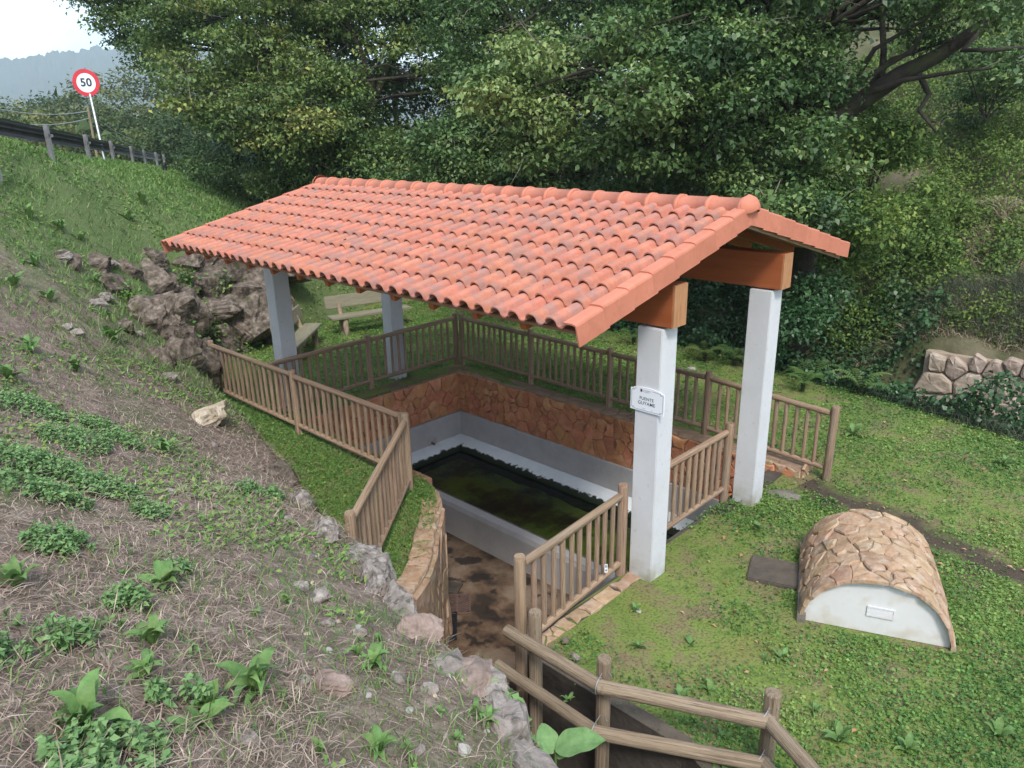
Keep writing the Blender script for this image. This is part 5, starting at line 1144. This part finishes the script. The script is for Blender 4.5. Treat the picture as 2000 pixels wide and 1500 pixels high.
# grass blades
P = bank_scatter(60000, .95); g = green(P, .6, 2.0)+.35*green(P, 2.2, 6.0); u = upness(P); keep = (g > .16-.55*u) & (rng.uniform(0, 1, len(P)) < .35+.65*u+.3*(g > .3)); P = P[keep]; n = len(P)
dd = np.linalg.norm(P-CAM, axis=1); D = rng.normal(0, .45, (n, 3)); D[:, 2] = 1; V, F = blades(P, D, rng.uniform(.05, .15, n)*(.8+.5*upness(P)), .003+.0007*dd, .5)
tag(cloud('bank_grass', V, F, M['grass'], np.clip(rng.normal(.42, .24, n), 0, 1), per=5), 'thin grass growing over the bank and the slope to the road', 'grass', kind='stuff')
P = bank_scatter(26000, .0, xr=(-30, -7), yr=(-4, 9.5), minz=.8); P = P[upness(P) > rng.uniform(0, .5, len(P))]; n = len(P); dd = np.linalg.norm(P-CAM, axis=1); D = rng.normal(0, .5, (n, 3)); D[:, 2] = 1; V, F = blades(P, D, rng.uniform(.06, .16, n), .004+.0008*dd, .5)
tag(cloud('slope_grass', V, F, M['grass'], np.clip(rng.normal(.45, .24, n), 0, 1), per=5), 'green grass of the slope below the road', 'grass', kind='stuff')
# little weeds close to the soil
P = bank_scatter(62000, 1.0, maxd=26); g = green(P, .8, 12.0)+.4*green(P, 3, 3.0); u = upness(P); keep = g > .20-.30*u; P = P[keep]; n = len(P); dd = np.linalg.norm(P-CAM, axis=1)
P[:, 2] += rng.uniform(0, .035, n); D = rng.normal(0, 1, (n, 3)); D[:, 2] = np.abs(D[:, 2])*.5; N = rng.normal(0, .4, (n, 3))+[0, 0, 1]; L = rng.uniform(.018, .045, n)*(1+.05*dd); V, F = cards(P, D, N, L, L*.6)
tag(cloud('bank_weeds', V, F, M['clover'], np.clip(rng.normal(.55, .2, n), 0, 1)), 'low small-leaved weeds spreading over the bank', 'weeds', kind='stuff')
# gravel near the bank edge
P = np.concatenate([bank_scatter(3000, 1.5, xr=(-6, 4), yr=(-6, -1.6), maxd=9), bank_scatter(4200, .6, xr=(-.9, 3), yr=(-5.2, -2.8), maxd=6)]); n = len(P); s = rng.uniform(.003, .011, n)**1.0; oc = np.array([(1, 0, 0), (-1, 0, 0), (0, 1, 0), (0, -1, 0), (0, 0, 1), (0, 0, -1)], float)*[1, .8, .6]
V = (P[:, None, :]+oc[None]*s[:, None, None]*rng.uniform(.7, 1.3, (n, 6, 1))).reshape(-1, 3); tf_ = np.array([(0, 2, 4), (2, 1, 4), (1, 3, 4), (3, 0, 4), (2, 0, 5), (1, 2, 5), (3, 1, 5), (0, 3, 5)]); F = (np.arange(n)[:, None, None]*6+tf_[None]).reshape(-1, 3)
tag(obj('gravel', npmesh('gravel', V, F, M['rock_pale'])), 'pale grit scattered over the brown bank soil', 'gravel', kind='stuff')
P = bank_scatter(2600, 1.2, xr=(-9, 4), yr=(-7, -1.4), maxd=11); n = len(P); s = rng.uniform(.008, .03, n)*rng.uniform(.5, 1, n); V = (P[:, None, :]+oc[None]*s[:, None, None]*rng.uniform(.6, 1.4, (n, 6, 1))).reshape(-1, 3); F = (np.arange(n)[:, None, None]*6+tf_[None]).reshape(-1, 3)
tag(obj('soil_clods', npmesh('soil_clods', V, F, M['soil'])), 'loose brown soil clods on the bank', 'soil', kind='stuff')
# weeds with broad leaves: each leaf its own mesh under its plant
def leaf_blade(name, L, W, m, arch=.5, wave=.1, k=6, stalk=.15):
    V = []; F = []
    for i in range(k+1):
        t = i/k; w = W*.5*(math.sin(math.pi*min(1, t**.8*.96+.03))**.8 if t > stalk else .10+.1*t); x = L*t*(1-.22*arch*t); z = L*(.55*arch*math.sin(math.pi*t*.62)-.35*arch*t*t)
        V += [(x, -w, z+.22*w+wave*W*.12*math.sin(t*9)), (x, 0, z-.02*W), (x, w, z+.22*w+wave*W*.12*math.cos(t*8))]
    for i in range(k):
        for j in range(2): a = i*3+j; F.append((a, a+1, a+4, a+3))
    return pmesh(name, V, F, m, True)
LEAVES = [leaf_blade('leaf', 1, .26, M['weed'], .9, .6), leaf_blade('leaf', 1, .32, M['weed'], .6, .9), leaf_blade('leaf', 1, .20, M['weed'], 1.1, .3), leaf_blade('leaf', 1, .40, M['weed'], .5, .5, stalk=.28)]
def weed(label, p, nn, size, nl, kind=None, up=.55, group='broad-leaved weeds', name='broadleaf_weed'):
    t = thing(name, label, 'weed', tuple(p), group)
    for i in range(nl):
        o = obj('leaf', LEAVES[kind if kind is not None else random.choice((0, 1, 2))], t); a = i*2.4+random.uniform(-.4, .4); s = size*random.uniform(.6, 1.1)
        o.rotation_euler = (random.uniform(-.3, .3), -random.uniform(max(0, up-.45), up+.45), a); o.scale = (s, s*random.uniform(.8, 1.2), s)
    return t
BW = [(505, 1355, .21, 13, None, 'big leafy weed clump at the bottom of the bank beside the pale flat stone'), (165, 1430, .20, 8, 1, 'weed with long upright leaves at the bottom left of the bank'), (320, 1145, .17, 11, 1, 'weed with upright leaves in the middle of the straw'), (735, 1305, .13, 12, 0, 'leafy weed beside the flat pinkish slab'),
      (300, 1265, .15, 10, 0, 'weed below the straw patch, left of centre'), (415, 1395, .14, 8, 1, 'weed just left of the biggest weed clump'), (35, 1150, .17, 8, 1, 'bright broad weed at the left edge of the bank'), (325, 885, .20, 13, 2, 'dark green rosette in the straw below the cream boulder'), (745, 1470, .11, 10, 0, 'weed at the bottom edge left of the white stone'),
      (930, 1400, .09, 9, 2, 'small weed on the gritty edge near the bottom'), (955, 1415, .10, 9, 0, 'weed beside the long grey bank-edge rock'), (220, 665, .26, 10, 1, 'yellow-green weed on the bank left of the fence end'), (60, 690, .22, 10, 0, 'leafy weed at the left side of the bank'), (150, 725, .20, 9, 0, 'weed with pale leaves on the bank above the mint'),
      (700, 1285, .10, 8, 2, 'little rosette in the grit left of the reddish slab'), (290, 1325, .13, 9, 0, 'weed in the lower left middle of the bank'), (560, 1180, .10, 7, 2, 'thin weed in the dry straw, centre of the bank'), (860, 1400, .06, 6, 2, 'tiny weed in the gritty soil'), (20, 740, .22, 9, 1, 'broad weed at the left edge above the mint'), (390, 1420, .13, 7, 1, 'weed near the bottom left of the biggest clump'), (890, 1450, .07, 7, 0, 'small weed above the round white stone')]
for i, (px, py, s, nl, kd, lab) in enumerate(BW):
    p, nn = hit_bank(px, py)
    if p is not None: weed(lab, p, nn, s*1.22, nl+2, kd)
for (px, py, s) in [(330, 490, .3), (250, 430, .3), (100, 590, .28), (70, 520, .3), (160, 470, .3), (420, 560, .3), (340, 590, .3), (120, 450, .35), (60, 430, .35), (280, 400, .4), (30, 560, .3), (190, 560, .3), (380, 640, .25), (445, 640, .25)]:
    p, nn = hit_bank(px, py)
    if p is not None: weed('green weed tuft on the grassy upper bank', p, nn, s, 10, None, .7, 'weed tufts on the upper bank', 'weed_tuft')
for k in range(34):
    px, py = random.uniform(0, 900), random.uniform(1020, 1490)
    if px > 520 and py < 1150: continue
    p, nn = hit_bank(px, py)
    if p is not None: weed('little green weed sprouting through the straw of the near bank', p, nn, random.uniform(.05, .10), random.randint(5, 8), None, .6, 'little weeds in the straw', 'small_weed')
# mint patches
def mint(label, p, R, n, h=.15):
    t = thing('mint_patch', label, 'plant', tuple(p), 'pale green mint patches on the bank'); m = max(10, n//9)
    r = R*np.sqrt(rng.uniform(0, 1, m)); a = rng.uniform(0, 6.28, m); st = np.c_[r*np.cos(a), r*np.sin(a), np.zeros(m)]; hh = h*(1-.5*(r/R)**2)*rng.uniform(.6, 1.2, m)
    for j in range(m):
        q = drop_bank(p[0]+st[j, 0], p[1]+st[j, 1])[0]; st[j, 2] = (q.z if q else p[2])-p[2]
    k = rng.integers(0, m, n); lev = rng.uniform(.25, 1, n); a2 = rng.uniform(0, 6.28, n); P_ = st[k]+np.c_[np.zeros((n, 2)), hh[k]*lev]; D = np.c_[np.cos(a2), np.sin(a2), rng.uniform(-.2, .5, n)]; N = rng.normal(0, .3, (n, 3))+[0, 0, 1]
    L = rng.uniform(.022, .05, n)*(.7+.5*(1-lev)); V, F = cards(P_, D, N, L, L*.72, .22, .25); cloud('leaves', V, F, M['mint'], np.clip(rng.normal(.5, .22, n), 0, 1), t)
    sm = MB()
    for j in range(min(m, 24)): sm.tube([tuple(st[j]), tuple(st[j]+[0, 0, hh[j]])], .0025, 4)
    tag(obj('stems', sm.mesh('stems', M['weed']), t), kind='stuff')
MP = [(50, 800, .30, 700), (150, 865, .26, 560), (35, 900, .28, 650), (120, 925, .22, 420), (205, 845, .20, 340), (240, 870, .16, 260), (215, 965, .20, 420), (60, 960, .22, 420), (300, 1010, .12, 220), (110, 1065, .16, 380), (130, 985, .14, 240), (250, 1185, .10, 200), (140, 1255, .10, 150), (220, 1490, .17, 420), (490, 965, .12, 160), (535, 975, .12, 170), (350, 1120, .06, 70), (20, 1290, .08, 90), (310, 1375, .05, 50), (390, 1380, .06, 60)]
ML = ['big mint patch near the left edge of the bank', 'mint clump right of the big left mint patch', 'dense mint at the left edge in the middle of the bank', 'mint clump below the big left patch', 'mint clump beside the dark rosette', 'small mint clump in the straw right of the others', 'bushy mint clump in the middle left of the bank', 'mint at the left edge below the dense clump', 'small mint tuft right of the bushy clump', 'bright mint clump on the left with grass behind', 'mint tuft between the grass and the bushy clump', 'small mint cluster above the lower straw', 'little mint cluster at the left of the lower bank', 'pale mint clump at the bottom edge', 'small-leaved tuft by the small grey stones', 'small-leaved tuft at the crest near the pale outcrop', 'tiny mint tuft beside the upright weed', 'tiny mint tuft at the left edge near the bottom', 'tiny mint tuft left of the biggest weed clump', 'tiny mint tuft touching the biggest weed clump']
for (px, py, R, n), lab in zip(MP, ML):
    p, nn = hit_bank(px, py)
    if p is not None: mint(lab, p, R*1.05, int(n*1.9))
# burdock leaf and ivy at the ditch edge
p = hit_bank(1085, 1490)[0] or Vector(un(1085, 1490, .5))
bd_ = thing('burdock_plant', 'large pale green burdock leaf at the bottom beside the log railing', 'plant', tuple(p))
def big_leaf(L, W):
    V = []; F = []; k = 12; c = 6
    for i in range(k+1):
        t = i/k; w = W*.5*math.sin(math.pi*min(1, .06+.94*t**.75))**.75
        for j in range(c+1):
            s = -1+2*j/c; V.append((L*t, w*s, .10*L*math.sin(math.pi*t*.8)+.20*abs(s)*w+.02*L*math.sin(t*14+s*5)*abs(s)))
    for i in range(k):
        for j in range(c): a = i*(c+1)+j; F.append((a, a+1, a+c+2, a+c+1))
    return pmesh('leaf', V, F, M['burdock'], True)
for (dx, dy, dz, L, W, rz, ry) in [(0, 0, .12, .36, .25, .75, -.15), (-.02, -.02, .08, .24, .16, 2.6, -.2), (.02, 0, .05, .16, .10, 1.6, -.5)]:
    o = obj('leaf', big_leaf(L, W), bd_); o.location = (dx, dy, dz); o.rotation_euler = (0, ry, rz)
obj('stalk', MB().tube([(0, 0, -.1), (0, 0, .12)], [.012, .008], 6).mesh('stalk', M['weed']), bd_)
n = 900; P = []
for k in range(n):
    q = random.choice([(1000, 1345), (1020, 1370), (1040, 1400), (1055, 1420), (985, 1330), (1060, 1450), (1030, 1385), (1075, 1440)]); h = hit_bank(q[0]+random.gauss(0, 14), q[1]+random.gauss(0, 12))[0]
    if h is not None: P.append(tuple(h))
P = np.array(P); n = len(P); P[:, 2] += rng.uniform(.0, .06, n); D = rng.normal(0, 1, (n, 3))-[0, 0, .3]; N = rng.normal(0, .4, (n, 3))+[.3, .4, 1]; L = rng.uniform(.025, .06, n); V, F = cards(P, D, N, L, L*.9)
iv = thing('ivy_plant', 'pale creeping ivy trailing over the bank edge above the ditch', 'plant', tuple(P.mean(0))); tag(cloud('leaves', V, F, M['mint'], np.clip(rng.normal(.55, .25, n), 0, 1), iv, P.mean(0)), kind='stuff')

# ------------------------------------------------------------------ ground cover on the lawn
def on_path(x, y):                        # bare dirt track towards the right
    a = np.array([.3, 3.42]); b = np.array([3.6, 2.6]); d = b-a; t = np.clip(((x-a[0])*d[0]+(y-a[1])*d[1])/(d@d), -.2, 2); return np.hypot(x-a[0]-t*d[0], y-a[1]-t*d[1])
lm = M['lawn']; t_ = lm.node_tree; N_ = t_.nodes; L_ = t_.links; P_ = N_['Principled BSDF']; src = P_.inputs['Base Color'].links[0].from_socket
tcn = N_.new('ShaderNodeTexCoord'); vr = N_.new('ShaderNodeVectorRotate'); vr.rotation_type = 'Z_AXIS'; vr.inputs['Angle'].default_value = math.atan2(.82, 3.3); vr.inputs['Center'].default_value = (.3, 3.42, 0); L_.new(tcn.outputs['Object'], vr.inputs['Vector'])
sx = N_.new('ShaderNodeSeparateXYZ'); L_.new(vr.outputs[0], sx.inputs[0]); s1 = N_.new('ShaderNodeMath'); s1.operation = 'SUBTRACT'; s1.inputs[1].default_value = 3.42; L_.new(sx.outputs[1], s1.inputs[0]); ab = N_.new('ShaderNodeMath'); ab.operation = 'ABSOLUTE'; L_.new(s1.outputs[0], ab.inputs[0])
no = N_.new('ShaderNodeTexNoise'); no.inputs['Scale'].default_value = 2.5; L_.new(tcn.outputs['Object'], no.inputs['Vector']); ma = N_.new('ShaderNodeMath'); ma.operation = 'MULTIPLY_ADD'; ma.inputs[1].default_value = .8; L_.new(no.outputs['Fac'], ma.inputs[0]); L_.new(ab.outputs[0], ma.inputs[2])
mr = N_.new('ShaderNodeMapRange'); mr.inputs[1].default_value = .80; mr.inputs[2].default_value = .50; L_.new(ma.outputs[0], mr.inputs[0]); gx = N_.new('ShaderNodeMath'); gx.operation = 'GREATER_THAN'; gx.inputs[1].default_value = .2; L_.new(sx.outputs[0], gx.inputs[0])
mu = N_.new('ShaderNodeMath'); mu.operation = 'MULTIPLY'; L_.new(mr.outputs[0], mu.inputs[0]); L_.new(gx.outputs[0], mu.inputs[1]); mx = N_.new('ShaderNodeMix'); mx.data_type = 'RGBA'; L_.new(mu.outputs[0], mx.inputs[0]); L_.new(src, mx.inputs[6]); mx.inputs[7].default_value = (.065, .048, .035, 1); L_.new(mx.outputs[2], P_.inputs['Base Color'])
def blocked(x, y):
    r = inside_np(PIT_POLY, x, y)
    u_ = (x-2.08)*math.cos(-.397)-(y-.73)*math.sin(-.397); v_ = (x-2.08)*math.sin(-.397)+(y-.73)*math.cos(-.397)
    r |= (np.abs(u_) < .72) & (-.06 < v_) & (v_ < 1.45)
    r |= (np.abs((x-.92)*.94+(y-1.08)*.34) < .32) & (np.abs(-(x-.92)*.34+(y-1.08)*.94) < .28)
    for cx, cy in ((-.14, .14), (-.14, 2.48), (-7.62, .14), (-7.62, 2.48)): r |= (np.abs(x-cx) < .16) & (np.abs(y-cy) < .16)
    for x0, x1, y0, y1 in ((-7.4, .1, 3.5, 3.92), (-7.4, -7.0, -.1, 3.9), (-.42, -.06, -1.8, 0.0)): r |= (x0 < x) & (x < x1) & (y0 < y) & (y < y1)
    return r
def lawn_scatter(n, fall):
    out = []; tot = 0
    while tot < n:
        m = 60000; x = rng.uniform(-13, 7, m); y = rng.uniform(-3, 8.4, m); dd = np.hypot(x-CAM[0], y-CAM[1]); v = np.c_[x, y, np.zeros(m)]-CAM; c = v@_fw; ok = (np.abs(v@_r) < c*.74+.5) & (y < lawn_edge(x)+.5) & (rng.uniform(0, 1, m) < np.minimum(1, (6/dd)**fall))
        ok &= ~blocked(x, y); out.append(np.c_[x[ok], y[ok]]); tot += ok.sum()
    q = np.concatenate(out)[:n]; return np.c_[q, G(q[:, 0], q[:, 1])]
def lush(P): return .5+.6*vn(P[:, 0], P[:, 1], .45, 21.0)+.35*vn(P[:, 0], P[:, 1], 2.0, 5.0)+.35*sstep(1.2, 3.5, P[:, 0])-.20*sstep(3.2, 1.2, P[:, 1])*sstep(2.0, .5, P[:, 0])+.3*sstep(-3, -5, P[:, 0])
P = lawn_scatter(200000, 1.2); keep = (lush(P) > rng.uniform(.02, .85, len(P))) & ((on_path(P[:, 0], P[:, 1]) > .30+.35*vn(P[:, 0], P[:, 1], 1.6, 44.0)) | (rng.uniform(0, 1, len(P)) < .10)); P = P[keep]; n = len(P); dd = np.linalg.norm(P-CAM, axis=1)
P[:, 2] += np.abs(rng.normal(0, .022, n)); a = rng.uniform(0, 6.28, n); D = np.c_[np.cos(a), np.sin(a), rng.normal(.25, .3, n)]; N = rng.normal(0, .45, (n, 3))+[0, 0, 1]; L = rng.uniform(.014, .042, n)*(.75+.035*dd); V, F = cards(P, D, N, L, L*.75)
tone = np.clip(.44+.38*vn(P[:, 0], P[:, 1], 1.1, 31.0)+.17*rng.normal(0, 1, n), 0, 1)
tag(cloud('lawn_clover', V, F, M['clover'], tone), 'low clover and small weeds covering the lawn round the fountain', 'clover', kind='stuff')
P = lawn_scatter(52000, 1.0); keep = (lush(P) > rng.uniform(.0, .8, len(P))) & (on_path(P[:, 0], P[:, 1]) > .28); P = P[keep]; n = len(P); dd = np.linalg.norm(P-CAM, axis=1); D = rng.normal(0, .5, (n, 3)); D[:, 2] = 1
V, F = blades(P, D, rng.uniform(.03, .09, n), .002+.0005*dd, .6); tag(cloud('lawn_grass', V, F, M['grass'], np.clip(rng.normal(.35, .2, n), 0, 1), per=5), 'short thin grass among the clover of the lawn', 'grass', kind='stuff')
# longer grass on the strip between bank and near left fence, planting strip
P = []
while len(P) < 15000:
    x, y = random.uniform(-9, -1.6), random.uniform(-2.6, -.35); f = np.interp(x, FT[::-1, 0], FT[::-1, 1]) if False else None
    if -0.28*(x+9)-.55-.35 < y and not inside(PIT_POLY, x, y) and random.random() < .8: P.append((x, y, 0))
P = np.array(P); P[:, 2] = G(P[:, 0], P[:, 1]); n = len(P); D = rng.normal(0, .5, (n, 3)); D[:, 2] = 1; V, F = blades(P, D, rng.uniform(.04, .12, n), np.full(n, .009), .6)
tag(cloud('strip_grass', V, F, M['grass'], np.clip(rng.normal(.34, .18, n), 0, 1), per=5), 'bright longer grass between the bank and the near left fence', 'grass', kind='stuff')
LW = [(1248, 1265, .15, 9, 1, 'pale upright weed on the lawn behind the second railing post'), (1330, 1365, .17, 10, 1, 'large pale weed on the lawn behind the top log'), (1385, 1345, .13, 8, 1, 'weed right of the large pale lawn weed'), (1240, 1195, .14, 8, 0, 'weed beside the small white stone on the lawn'), (1415, 1440, .13, 8, 1, 'lawn weed close below the top log rail'),
      (1525, 1285, .15, 7, 1, 'weed on the lawn in front of the vault'), (1350, 1260, .13, 6, 1, 'thin weed on the lawn in the middle of the open grass'), (1640, 1450, .20, 9, 1, 'big weed at the bottom beside the railing corner'), (1880, 745, .25, 9, 1, 'pale weed tuft near the right lawn edge'), (1665, 850, .28, 9, 1, 'pale weed right of the back fence end post'), (1960, 910, .22, 9, 0, 'weed at the right edge of the lawn'),
      (1110, 1370, .10, 7, 1, 'small weed at the ditch lip'), (1590, 1390, .13, 7, 0, 'weed near the third railing post'), (1770, 1465, .18, 9, 1, 'weed at the bottom right of the lawn'), (1495, 1290, .10, 7, 0, 'small lawn weed left of the vault front'), (1480, 1040, .16, 8, 3, 'dark rosette beside the concrete slab'), (1950, 1440, .2, 8, 1, 'weed in the bottom right corner of the lawn')]
for i, (px, py, s, nl, kd, lab) in enumerate(LW):
    p = Vector(un(px, py, 0)); p.z = G(p.x, p.y); weed(lab, p, None, s, nl, kd, .45)
P = lawn_scatter(420, .6); n = len(P); P[:, 2] += .03; a = rng.uniform(0, 6.28, n); D = np.c_[np.cos(a), np.sin(a), rng.normal(0, .2, n)]; N = rng.normal(0, .3, (n, 3))+[0, 0, 1]; L = rng.uniform(.04, .09, n); V, F = cards(P, D, N, L, L*.5)
tag(cloud('fallen_leaves', V, F, M['leaf_litter'], rng.uniform(0, 1, n)), 'brown fallen leaves dotted over the lawn', 'leaves', kind='stuff')

n = 46; xs_ = rng.uniform(XL+.3, XR-.3, n); ss_ = rng.uniform(.3, SL-.2, n); P = np.array([RP(a, b, .075) for a, b in zip(xs_, ss_)]); a = rng.uniform(0, 6.28, n); D = np.c_[np.cos(a), np.sin(a), rng.normal(0, .2, n)]; N = rng.normal(0, .4, (n, 3))+[0, 0, 1]; L = rng.uniform(.03, .08, n); V, F = cards(P, D, N, L, L*.4)
tag(cloud('roof_debris', V, F, M['leaf_litter'], rng.uniform(0, 1, n)), 'small dry leaves and twigs lying on the roof tiles', 'leaves', kind='stuff')
# ------------------------------------------------------------------ gully and hillside growth
def hill_scatter(n, xr, yr, cond):
    out = []; tot = 0
    while tot < n:
        m = 40000; x = rng.uniform(*xr, m); y = rng.uniform(*yr, m); v = np.c_[x, y, np.full(m, 1.5)]-CAM; c = v@_fw
        ok = (c > 2) & (np.abs(v@_r) < c*.76+.6) & cond(x, y); out.append(np.c_[x[ok], y[ok]]); tot += ok.sum()
    q = np.concatenate(out)[:n]; return np.c_[q, G(q[:, 0], q[:, 1])]
def U(x): return rng.uniform(0, 1, len(x))
def mound(P, s, seed, amp): return np.maximum(.12, .3+vn(P[:, 0], P[:, 1], s, seed))*amp
def leafy(name, label, P, amp, s, seed, m, L0, L1, ts, aspect=.6, thin=1.0):
    n = len(P); h = mound(P, s, seed, amp); f = rng.uniform(0, 1, n)**.6; P = P.copy(); P[:, 2] += h*f+.02
    D = rng.normal(0, 1, (n, 3))-[0, .25, .2]; N = rng.normal(0, .6, (n, 3))+[0, -.35, 1]; L = rng.uniform(L0, L1, n); V, F = cards(P, D, N, L, L*aspect)
    tone = np.clip(ts+.22*vn(P[:, 0], P[:, 1], .8, seed+9)+.15*rng.normal(0, 1, n)+.12*(f-.5), 0, 1)
    return tag(cloud(name, V, F, M[m], tone), label, 'undergrowth', kind='stuff')
P = hill_scatter(46000, (-14, 7), (7.2, 11.6), lambda x, y: (y > lawn_edge(x)+.15) & ((x < -.1-.25*U(x)) | (y < 9.7))); P_iv = P
P[:, 2] -= .55*sstep(-.4, .2, P[:, 0])*sstep(8.3, 9.2, P[:, 1])
leafy('gully_ivy', 'dark ivy and undergrowth filling the gully behind the lawn', P, 1.15, .6, 41.0, 'ivy', .06, .12, .42, .85)
P = hill_scatter(76000, (-7, 14), (12.4, 30), lambda x, y: (U(x) < np.minimum(1, (14/y)**1.4)) & ((y > 15.5+2.2*vn(x, y, .35, 91.0)) | (x < -.5) | (U(x) < .16))); leafy('bramble_thicket', 'sunlit yellow-green brambles covering the upper hillside', P, 1.2, .5, 51.0, 'bramble', .06, .12, .40)
P = hill_scatter(15000, (-4, 2.2), (10.6, 14.5), lambda x, y: (x < .6) & (vn(x, y, .7, 61.0) > -.35)); leafy('lower_brambles', 'brambles between the big oak and the dry hillside grass', P, 1.3, .7, 61.0, 'bramble', .06, .11, .34)
P = hill_scatter(9000, (-1.5, 9), (10.5, 16), lambda x, y: vn(x, y, 1.0, 71.0) > .08); leafy('hillside_weeds', 'scattered green weeds in the dry hillside grass', P, .5, .9, 71.0, 'bramble', .05, .09, .5)
P = hill_scatter(33000, (-2.2, 10), (10.4, 18.5), lambda x, y: x > -1.6+.35*(U(x)-.5)+.12*(y-10)); n = len(P); D = rng.normal(0, .5, (n, 3)); D[:, 2] = 1; V, F = blades(P, D, rng.uniform(.12, .42, n), np.full(n, .008), .7)
tag(cloud('dry_grass', V, F, M['dry_hill'], np.clip(rng.normal(.42, .26, n), 0, 1), per=5), 'dry brown grass on the hillside above the boulder wall', 'grass', kind='stuff')
P = hill_scatter(9000, (-1.6, 4.2), (10.5, 12.2), lambda x, y: vn(x, y, .9, 81.0) > -.05); n = len(P); D = rng.normal(0, .22, (n, 3)); D[:, 2] = 1; V, F = blades(P, D, rng.uniform(.25, .9, n)*rng.uniform(.5, 1, n), np.full(n, .006), .5)
tag(cloud('dark_rushes', V, F, M['reed'], np.clip(rng.normal(.35, .25, n), 0, 1), per=5), 'dark wispy rushes growing on top of the boulder wall', 'rushes', kind='stuff')
P = hill_scatter(6000, (-.8, 6), (7.0, 9.2), lambda x, y: y > lawn_edge(x)+.1); n = len(P); D = rng.normal(0, .5, (n, 3)); D[:, 2] = 1; V, F = blades(P, D, rng.uniform(.15, .5, n), np.full(n, .008), .7)
tag(cloud('gully_grass', V, F, M['reed'], np.clip(rng.normal(.45, .25, n), 0, 1), per=5), 'dark grass and stems along the gully bottom', 'grass', kind='stuff')
# ferns
def frond():
    V = []; F = []; k = 16
    for i in range(k):
        t = i/k; w = .22*math.sin(math.pi*(.12+.88*t))*(1-t*.3); x = t; z = .45*math.sin(math.pi*t*.7)-.25*t*t
        for s in (-1, 1):
            b = len(V); V += [(x-.02, 0, z), (x+.035, 0, z), (x+.05, s*w, z-.05), (x+.01, s*w*.7, z-.03)]; F.append((b, b+1, b+2, b+3) if s > 0 else (b+3, b+2, b+1, b))
    return pmesh('frond', V, F, M['fern'])
FR = frond()
for i, (px, py, d, s, lab) in enumerate([(1640, 560, 14.2, .5, 'fern with a brown frond under the right roof gable'), (1580, 650, 13.6, .5, 'yellowing fern beside the rear right column'), (1600, 620, 14.2, .6, 'green fern above the yellowing fern'), (1440, 640, 15, .6, 'dark fern between the two near columns'), (1240, 610, 16.5, .5, 'green fern seen under the eave behind the back fence'), (1690, 700, 13.5, .6, 'fern at the left end of the boulder wall'), (1380, 650, 15.4, .6, 'dark fern left of the gap between the columns')]):
    p = at(px, py, d); g = G(p[0], p[1]); p[2] = g+.12; t = thing('fern', lab, 'fern', tuple(p), 'ferns in the undergrowth')
    for k in range(9):
        o = obj('frond', FR, t); o.rotation_euler = (0, -random.uniform(-.15, .35), k*.7+random.uniform(-.2, .2)); q = s*random.uniform(.7, 1.1); o.scale = (q, q, q)
    obj('crown', MB().tube([(0, 0, g-p[2]-.05), (0, 0, .05)], .04, 6).mesh('crown', M['bark']), t)
# creeping plants in the boulder wall and planting strip
for i, (px, py, R, n) in enumerate([(375, 552, .30, 260), (365, 582, .25, 220), (420, 640, .4, 420), (372, 660, .35, 380), (478, 690, .45, 500), (500, 700, .4, 400), (440, 560, .3, 200), (260, 585, .3, 200)]):
    p = hit_bank(px, py)[0]
    if p is None: continue
    p = p-Vector(_fw)*.35; t = thing('wall_plant', ['small green tuft in the highest gap of the boulder wall', 'dark green tuft just below the highest boulder tuft', 'leafy tuft at the foot of the boulders above the fence end', 'leafy tuft in the lower left of the boulder wall', 'bushy plant at the boulder foot left of the white column', 'bushy plant touching the left white column foot', 'sparse tuft among the boulders beside the roof eave', 'sparse tuft on the soil left of the boulders'][i], 'plant', tuple(p), 'plants growing in the boulder wall'); P = rng.normal(0, R*.45, (n, 3)); D = rng.normal(0, 1, (n, 3)); N = rng.normal(0, .5, (n, 3))+[0, 0, 1]; L = rng.uniform(.06, .12, n); V, F = cards(P, D, N, L, L*.6); cloud('leaves', V, F, M['clover'], np.clip(rng.normal(.4, .2, n), 0, 1), t)
    obj('root', MB().tube([(0, 0, 0), tuple(Vector(_fw)*.3)], .01, 4).mesh('root', M['bark']), t)

# ------------------------------------------------------------------ haze
hz_ = MB().box(-1620, 1620, -1620, 1620, -3.8, 200).mesh('haze')
hm = bpy.data.materials.new('haze_air'); hm.use_nodes = True; hn = hm.node_tree; hn.nodes.remove(hn.nodes['Principled BSDF']); pv = hn.nodes.new('ShaderNodeVolumePrincipled'); pv.inputs['Color'].default_value = (.80, .90, 1.0, 1); pv.inputs['Density'].default_value = .00042; pv.inputs['Anisotropy'].default_value = .2
hn.links.new(pv.outputs[0], hn.nodes['Material Output'].inputs['Volume']); hz_.materials.append(hm); tag(obj('haze', hz_), 'thin bluish haze in the valley air', 'haze', kind='stuff')
scn.cycles.max_bounces = 6; scn.cycles.diffuse_bounces = 3; scn.cycles.glossy_bounces = 2; scn.cycles.transmission_bounces = 3; scn.cycles.transparent_max_bounces = 6; scn.cycles.volume_bounces = 1
